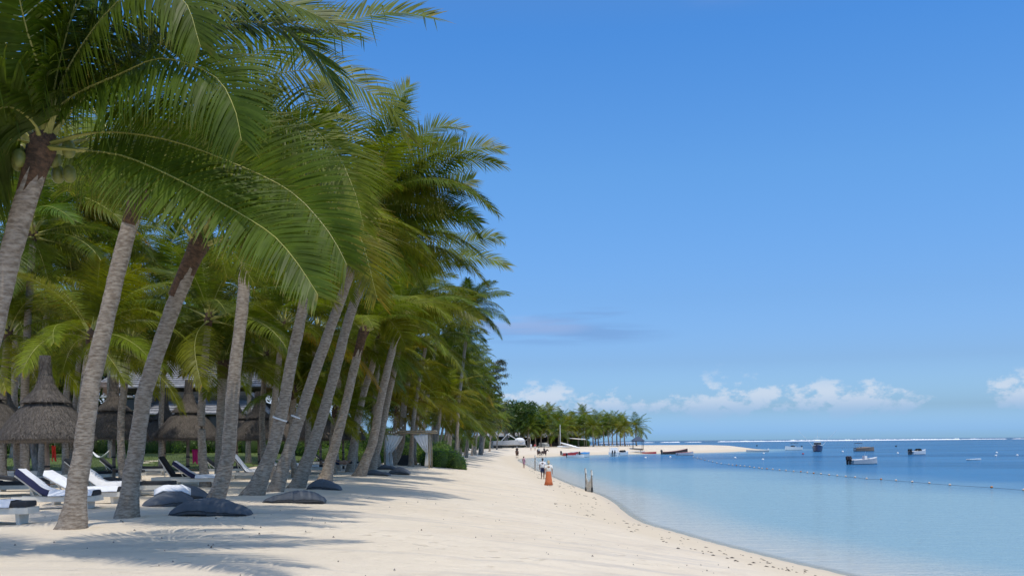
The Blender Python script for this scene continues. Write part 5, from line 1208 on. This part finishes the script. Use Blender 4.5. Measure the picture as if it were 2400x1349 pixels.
# big motorboat parked on the beach under the trees
b = G(1186, 1049.5); yb = boat('large pale motorboat parked on a trailer under the trees', b + Vector((0, 0, .75)), .05, 10.0, 3.0, 1.15, M['gel_grey'], M['gel'], motors=0, bow_deck=.5, name='parked_motorboat', group='boats parked under the trees', sheer=.2)
mb = MB(); mb.box((0, 0, -.45), (7.5, 1.7, .22)); tl = mb.build('trailer', M['outboard'], yb)
for x in (-2.2, -1.4, 1.8):
    for s_ in (-1, 1):
        mb = MB(); mb.tube([(x, s_ * .95 - .1, -.5), (x, s_ * .95 + .1, -.5)], .3, 12); mb.build('wheel', M['outboard'], tl)
for s_ in (-1, 1):
    mb = MB(); mb.tube([(-1.2, s_ * 1.2, 1.2), (.4, s_ * 1.1, 2.9), (.9, s_ * 1.1, 3.0)], .07, 6); mb.build('tower_frame', M['white'], yb)
    mb = MB(); mb.tube([(.6, s_ * 1.1, 2.9), (3.2, s_ * 1.0, 1.3)], .06, 6); mb.build('tower_frame', M['white'], yb)
mb = MB(); mb.box((.5, 0, 3.0), (1.2, 2.2, .1), Matrix.Rotation(-.35, 3, 'Y')); mb.build('tower_top', M['white'], yb)
mb = MB(); mb.ball((3.6, 0, 1.3), (1.3, 1.1, .7), 12, 8); mb.build('white_cover', M['curtain'], yb, smooth=True)
b = G(1233, 1047); fr = thing('awning_frame', 'white metal awning frame standing behind the parked motorboat', 'awning frame', b + Vector((0, 3, 0))); kk = b.y / 2400
for p_, q_ in (((-2.6, 0, 3.1), (1.3, 0, 2.9)), ((-2.6, 0, 3.1), (.3, 0, .2)), ((1.3, 0, 2.9), (-1.0, 0, 1.2)), ((1.2, 0, 0), (1.3, 0, 2.9)), ((-1.6, 0, 2.2), (-.6, 0, 2.9)), ((-2.6, 0, 0), (-2.6, 0, 3.1))):
    mb = MB(); mb.tube([p_, q_], .07, 6); mb.build('tube', M['white'], fr)
# stacked boards
for i in range(5):
    b = G(1274, 1047); o = thing('paddle_board', ('%s white board from the bottom in the stack of boards' % ORD[i]), 'board', b + Vector((.15 * ((i * 7) % 3) - .05 * i, 0, .12 + i * .24)), .05 * ((i * 5) % 3 - 1), 'white boards stacked under the palms')
    mb = MB(); vs = []; n = 13
    for j in range(n):
        u = j / (n - 1); w = .38 * (1 - abs(2 * u - 1) ** 2.6) + .02; x = (u - .5) * (3.4 - .25 * i); z = .10 * (2 * u - 1) ** 2
        vs += [(x, -w, z), (x, -w * .8, z + .14), (x, w * .8, z + .14), (x, w, z), (x, w * .7, z - .04), (x, -w * .7, z - .04)]
    mb.add(vs, [(j * 6 + k_, j * 6 + (k_ + 1) % 6, (j + 1) * 6 + (k_ + 1) % 6, (j + 1) * 6 + k_) for j in range(n - 1) for k_ in range(6)] + [(5, 4, 3, 2, 1, 0), tuple((n - 1) * 6 + k_ for k_ in range(6))]); mb.build('deck', M['gel'], o, smooth=True)
    mb = MB(); mb.box((-1.2, 0, -.12), (.25, .02, .12)); mb.build('fin', M['outboard'], o)
def hullshape(mb, c, L, w, h, tilt=0.0, rz=0.0):
    n = 13; vs = []; Rm = Matrix.Rotation(rz, 3, 'Z') @ Matrix.Rotation(-tilt, 3, 'Y')
    for j in range(n):
        u = j / (n - 1); e = max(.04, (1 - abs(2 * u - 1) ** 2.5)); x = (u - .5) * L
        for a in range(8):
            t = a * math.pi / 4; vs.append(Rm @ Vector((x, math.cos(t) * w * e, math.sin(t) * h * (.4 + .6 * e) + .15 * h * (2 * u - 1) ** 2)) + Vector(c))
    mb.add(vs, [(j * 8 + a, j * 8 + (a + 1) % 8, (j + 1) * 8 + (a + 1) % 8, (j + 1) * 8 + a) for j in range(n - 1) for a in range(8)] + [tuple(range(7, -1, -1)), tuple((n - 1) * 8 + a for a in range(8))])
b = G(1328, 1049); ct = thing('beach_catamaran', 'white beach catamaran lying on the sand beside the white mast', 'catamaran', b, -.1)
for y in (-.9, .9):
    mb = MB(); hullshape(mb, (0, y, .35), 5.0, .24, .3); mb.build('hull', M['gel'], ct, smooth=True)
mb = MB(); mb.box((-.3, 0, .72), (2.0, 1.9, .06)); mb.build('trampoline', M['gel_grey'], ct)
mb = MB(); mb.tube([(-1.7, 0, .8), (-1.7, 0, 6.2)], .075, 8); mb.build('mast', M['white'], ct)
b = G(1336, 1050); mb = MB(); hullshape(mb, (0, 0, .75), 5.6, .33, .26, -.28, -.15); tag(mb.build('white_canoe', M['gel'], smooth=True, loc=b), 'long white canoe leaning down towards the sand beside the catamaran', 'canoe')
b = G(1352, 1047); sl = thing('shade_sail', 'pale shade sail stretched over the dark bushes on the spit', 'shade sail', b + Vector((0, 2, 0)))
mb = MB(); mb.add([(-2.6, 0, 2.6), (2.8, 0, 2.1), (2.4, 2, 2.3), (-2.2, 2, 2.7), (0, 1, 2.2)], [(0, 1, 4), (1, 2, 4), (2, 3, 4), (3, 0, 4)]); mb.build('cloth', M['net'], sl).modifiers.new('thick', 'SOLIDIFY').thickness = .03
for x, y, z in ((-2.6, 0, 2.65), (2.8, 0, 2.15), (2.4, 2, 2.35), (-2.2, 2, 2.75)):
    mb = MB(); mb.tube([(x, y, -.2), (x, y, z)], .05, 6); mb.build('pole', M['grey_wood'], sl)
# gazebo
M['slateroof'] = mat('blue_grey_roof', (.05, .075, .12), .7, vary=.3)
b = G(1495, 1052); gz = thing('gazebo', 'open gazebo with blue-grey hipped roof on the sand spit', 'gazebo', b); kk = b.y / 2400; w = 12 * kk
for x, y in ((-w, -w), (w, -w), (w * .99, w), (-w, w)):
    mb = MB(); mb.box((x * .95, y * .95, 10 * kk), (.11, .11, 20.5 * kk)); mb.build('post', M['darkwall'], gz)
mb = MB(); r_ = w * 1.25; z0, z1 = 20 * kk, 29 * kk
mb.add([(-r_, -r_, z0), (r_, -r_, z0), (r_, r_, z0), (-r_, r_, z0), (-.5, 0, z1), (.5, 0, z1), (-r_, -r_, z0 - .08), (r_, -r_, z0 - .08), (r_, r_, z0 - .08), (-r_, r_, z0 - .08)], [(0, 1, 5, 4), (1, 2, 5), (2, 3, 4, 5), (3, 0, 4), (6, 7, 1, 0), (7, 8, 2, 1), (8, 9, 3, 2), (9, 6, 0, 3), (9, 8, 7, 6)]); mb.build('roof', M['slateroof'], gz)
mb = MB(); mb.box((0, 0, .06), (w * 2.1, w * 2.1, .14)); mb.build('floor', M['grey_wood'], gz)
for y in (-w, w):
    mb = MB(); mb.box((0, y, z0 - .12), (w * 2.1, .08, .12)); mb.build('beam', M['darkwall'], gz)
# beach bar under the far palms
b = ground(P(1265, 1045, 312).x, 312); bar = thing('beach_bar', 'dark open-sided beach bar in the shade of the far grove', 'building', b)
hip('roof', -20, 14, -3, 5, 3.4, 4.6, 2.5, 2.5, bar)
mb = MB(); mb.box((-3, 3.5, 1.6), (32, .3, 3.2)); mb.build('back_wall', M['darkwall'], bar)
for i in range(11):
    mb = MB(); mb.box((-19 + i * 3.2, -2.4, 1.7), (.22, .22, 3.4)); mb.build('post', M['timber'], bar)
mb = MB(); mb.box((-2, -.5, .55), (20, .6, 1.1)); mb.build('counter', M['darkwall'], bar)
for i, x in enumerate((-13, -9.5, -3.5, 1.5, 8.5)):
    mb = MB(); mb.box((x, -2.55, 2.9 + .1 * (i % 2)), (.75, .06, .38)); mb.build('sign_board', M['white'], bar)
for i, (px, lb) in enumerate(((1338, 'dark bush under the shade sail, left one'), (1362, 'dark bush under the shade sail, right one'), (1222, 'dark bush left of the stacked boards'), (1150, 'dark bush under the palms behind the parked motorboat'))):
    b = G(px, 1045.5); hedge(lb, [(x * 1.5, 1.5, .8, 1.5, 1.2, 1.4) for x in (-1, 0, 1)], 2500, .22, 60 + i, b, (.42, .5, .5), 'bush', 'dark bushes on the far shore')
# understorey along the beach row
for i, (x, y) in enumerate(((-13, 100), (-14, 118), (-14, 136), (-13.5, 156), (-13, 178), (-12, 202), (-11, 228), (-9, 252), (-6, 272), (0, 290), (-18, 110), (-22, 128))):
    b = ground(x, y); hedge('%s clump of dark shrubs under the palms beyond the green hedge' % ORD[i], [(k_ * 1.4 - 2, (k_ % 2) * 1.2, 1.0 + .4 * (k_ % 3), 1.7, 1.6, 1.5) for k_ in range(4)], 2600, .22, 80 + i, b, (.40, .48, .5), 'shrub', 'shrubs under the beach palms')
# sign post, far benches
b = G(1057, 1052); sg_ = thing('sign_post', 'small white sign on a post beyond the green hedge', 'sign', b); kk = b.y / 2400
mb = MB(); mb.tube([(0, 0, -.2), (0, 0, 1.9)], .05, 6); mb.build('post', M['white'], sg_); mb = MB(); mb.box((.05, -.06, 2.05), (.75, .05, .5)); mb.build('board', M['white'], sg_)
for i in range(7):
    b = G(1410 + i * 10.5, 1045.2); bn_ = thing('beach_table', '%s wooden table from the left beneath the spit palms' % ORD[i], 'table', b, group='wooden tables under the spit palms')
    mb = MB(); mb.box((0, 0, .75), (.9, .8, .06)); mb.build('table_top', M['timber'], bn_)
    for x in (-.35, .35):
        mb = MB(); mb.box((x, 0, .36), (.08, .6, .74)); mb.build('leg', M['timber'], bn_)

# ------------------------------------------------------------------ float line and buoys
FL = [(1625, 1070.5), (1634, 1073), (1643, 1075.5), (1652, 1078), (1661, 1080), (1670, 1082), (1680, 1084.5), (1690, 1086.5), (1708, 1088.5), (1717, 1090), (1726, 1090.5), (1735, 1091.3), (1745, 1092.3), (1757, 1093.7), (1767.5, 1095.5), (1779, 1096.5), (1786, 1097.7), (1797.5, 1098.5), (1811, 1099.8), (1827, 1101.4), (1842, 1102.6), (1860, 1104.7),
      (1877, 1105.6), (1892, 1107.6), (1907, 1109.2), (1924, 1110.6), (1943, 1113), (1962, 1114.8), (1982, 1117), (2004, 1118.8), (2031, 1122), (2065, 1123.8), (2100, 1126.3), (2138, 1129.6), (2178, 1132.6), (2226, 1136.8), (2324, 1142.6), (2399, 1149)]
M['float'] = mat('orange_white_float', (.74, .70, .66), .5, col2=(.60, .28, .10), vscale=1.2); M['floato'] = mat('orange_float', (.58, .22, .06), .5, vary=.3)
pts = [SEA(x, y) for x, y in FL]; fl = thing('float_line', 'line of small floats roping off the swimming area', 'float line', pts[0])
mb = MB(); mb.tube([p - pts[0] + Vector((0, 0, .02 + .015 * (i % 2))) for i, p in enumerate(pts)], .010, 5); mb.build('rope', M['tie'], fl)
me1 = MB(); me1.ball((0, 0, .06), (.10, .085, .08), 12, 8); me1 = me1.mesh('float', M['float'], True); me2 = me1.copy(); me2.materials[0] = M['floato']
for i, p in enumerate(pts): link('float', me2 if i in (31, 22, 36) or i % 7 == 3 else me1, fl, p - pts[0])
M['buoy'] = mat('white_buoy', (.8, .8, .78), .4); 
BU = [(1723, 1073, 'white buoy below the spit tip, lower left'), (1788, 1077, 'white buoy between spit skiff and float line'), (1790, 1062.5, 'white buoy just under the spit skiff'), (2334, 1068, 'white domed buoy at far right, nearer of a pair'), (2336, 1061, 'white buoy at far right, farther of a pair'), (2104, 1062, 'white buoy right of the tan covered boat'),
      (1513, 1073, 'white buoy below the red boat'), (1571, 1071, 'white buoy below the brown boat'), (2384, 1067, 'pale buoy at the right edge'), (1975, 1058.5, 'white buoy between navy boat and tan boat'), (1882, 1063.5, 'reddish buoy below the white speedboat'), (2100, 1045.5, 'dark buoy far out behind the tan boat'), (1774, 1044.5, 'dark buoy far out beyond the spit tip')]
for i, (x, y, lb) in enumerate(BU):
    o = thing('mooring_buoy', lb, 'buoy', SEA(x, y), group='mooring buoys'); m_ = M['redhull'] if 'reddish' in lb else M['darkwall'] if 'dark buoy' in lb else M['buoy']; s_ = SEA(x, y).y / 200 * .16 + .08
    mb = MB(); mb.ball((0, 0, s_ * .3), (s_, s_, s_ * .85), 12, 8); mb.build('float', m_, o, smooth=True); mb = MB(); mb.lathe([(.04, s_ * 1.1), (.07, s_ * 1.15), (.07, s_ * 1.25), (.03, s_ * 1.3)], 8); mb.build('ring', M['steel'], o)

# ------------------------------------------------------------------ sand litter
M['debris'] = mat('dry_seaweed', (.09, .07, .05), .95, vary=.4, vscale=20); M['coral'] = mat('coral_bits', (.30, .26, .22), .9, vary=.4, vscale=30)
q = random.Random(42); mb = MB()
def bit(x, y, s, flat=.4, mi=0):
    z = zs(x, y); k_ = q.randint(5, 7); r0 = [q.uniform(.5, 1.1) for _ in range(k_)]; a0 = q.uniform(0, 6)
    vs = [(x + math.cos(a0 + 6.283 * i / k_) * r0[i] * s * (1.8 if flat < .3 else 1), y + math.sin(a0 + 6.283 * i / k_) * r0[i] * s, z - .01) for i in range(k_)] + [(x, y, z + s * flat + .01)]
    mb.add(vs, [(i, (i + 1) % k_, k_) for i in range(k_)], mi)
for _ in range(300):
    y = 12 + 40 * q.random() ** 1.5; x = q.uniform(-.5 * y, min(9, .34 * y))
    d = shore_dist([x], [y])[0]
    if d > .3: bit(x, y, q.uniform(.008, .022) * (1 + y / 60), .5, q.choice((0, 1, 1)))
for _ in range(260):   # tide line of weed
    t = q.random(); y = 24 + 130 * t ** 1.6; off = q.choice((1.1, 1.7, 2.9)) + q.gauss(0, .3) + .5 * math.sin(y * .3)
    xs_ = np.linspace(2, 12, 60); dd = shore_dist(xs_, np.full(60, y)); i = int(np.argmin(abs(dd - off)))
    if abs(dd[i] - off) > .25 or y > 125: continue
    bit(xs_[i] + q.uniform(-.08, .08), y, q.uniform(.02, .06) * (.7 + y / 90), .2)
tag(mb.build('beach_litter', [M['debris'], M['coral']]), 'scattered coral bits and dry seaweed on the sand', 'litter', kind='stuff')
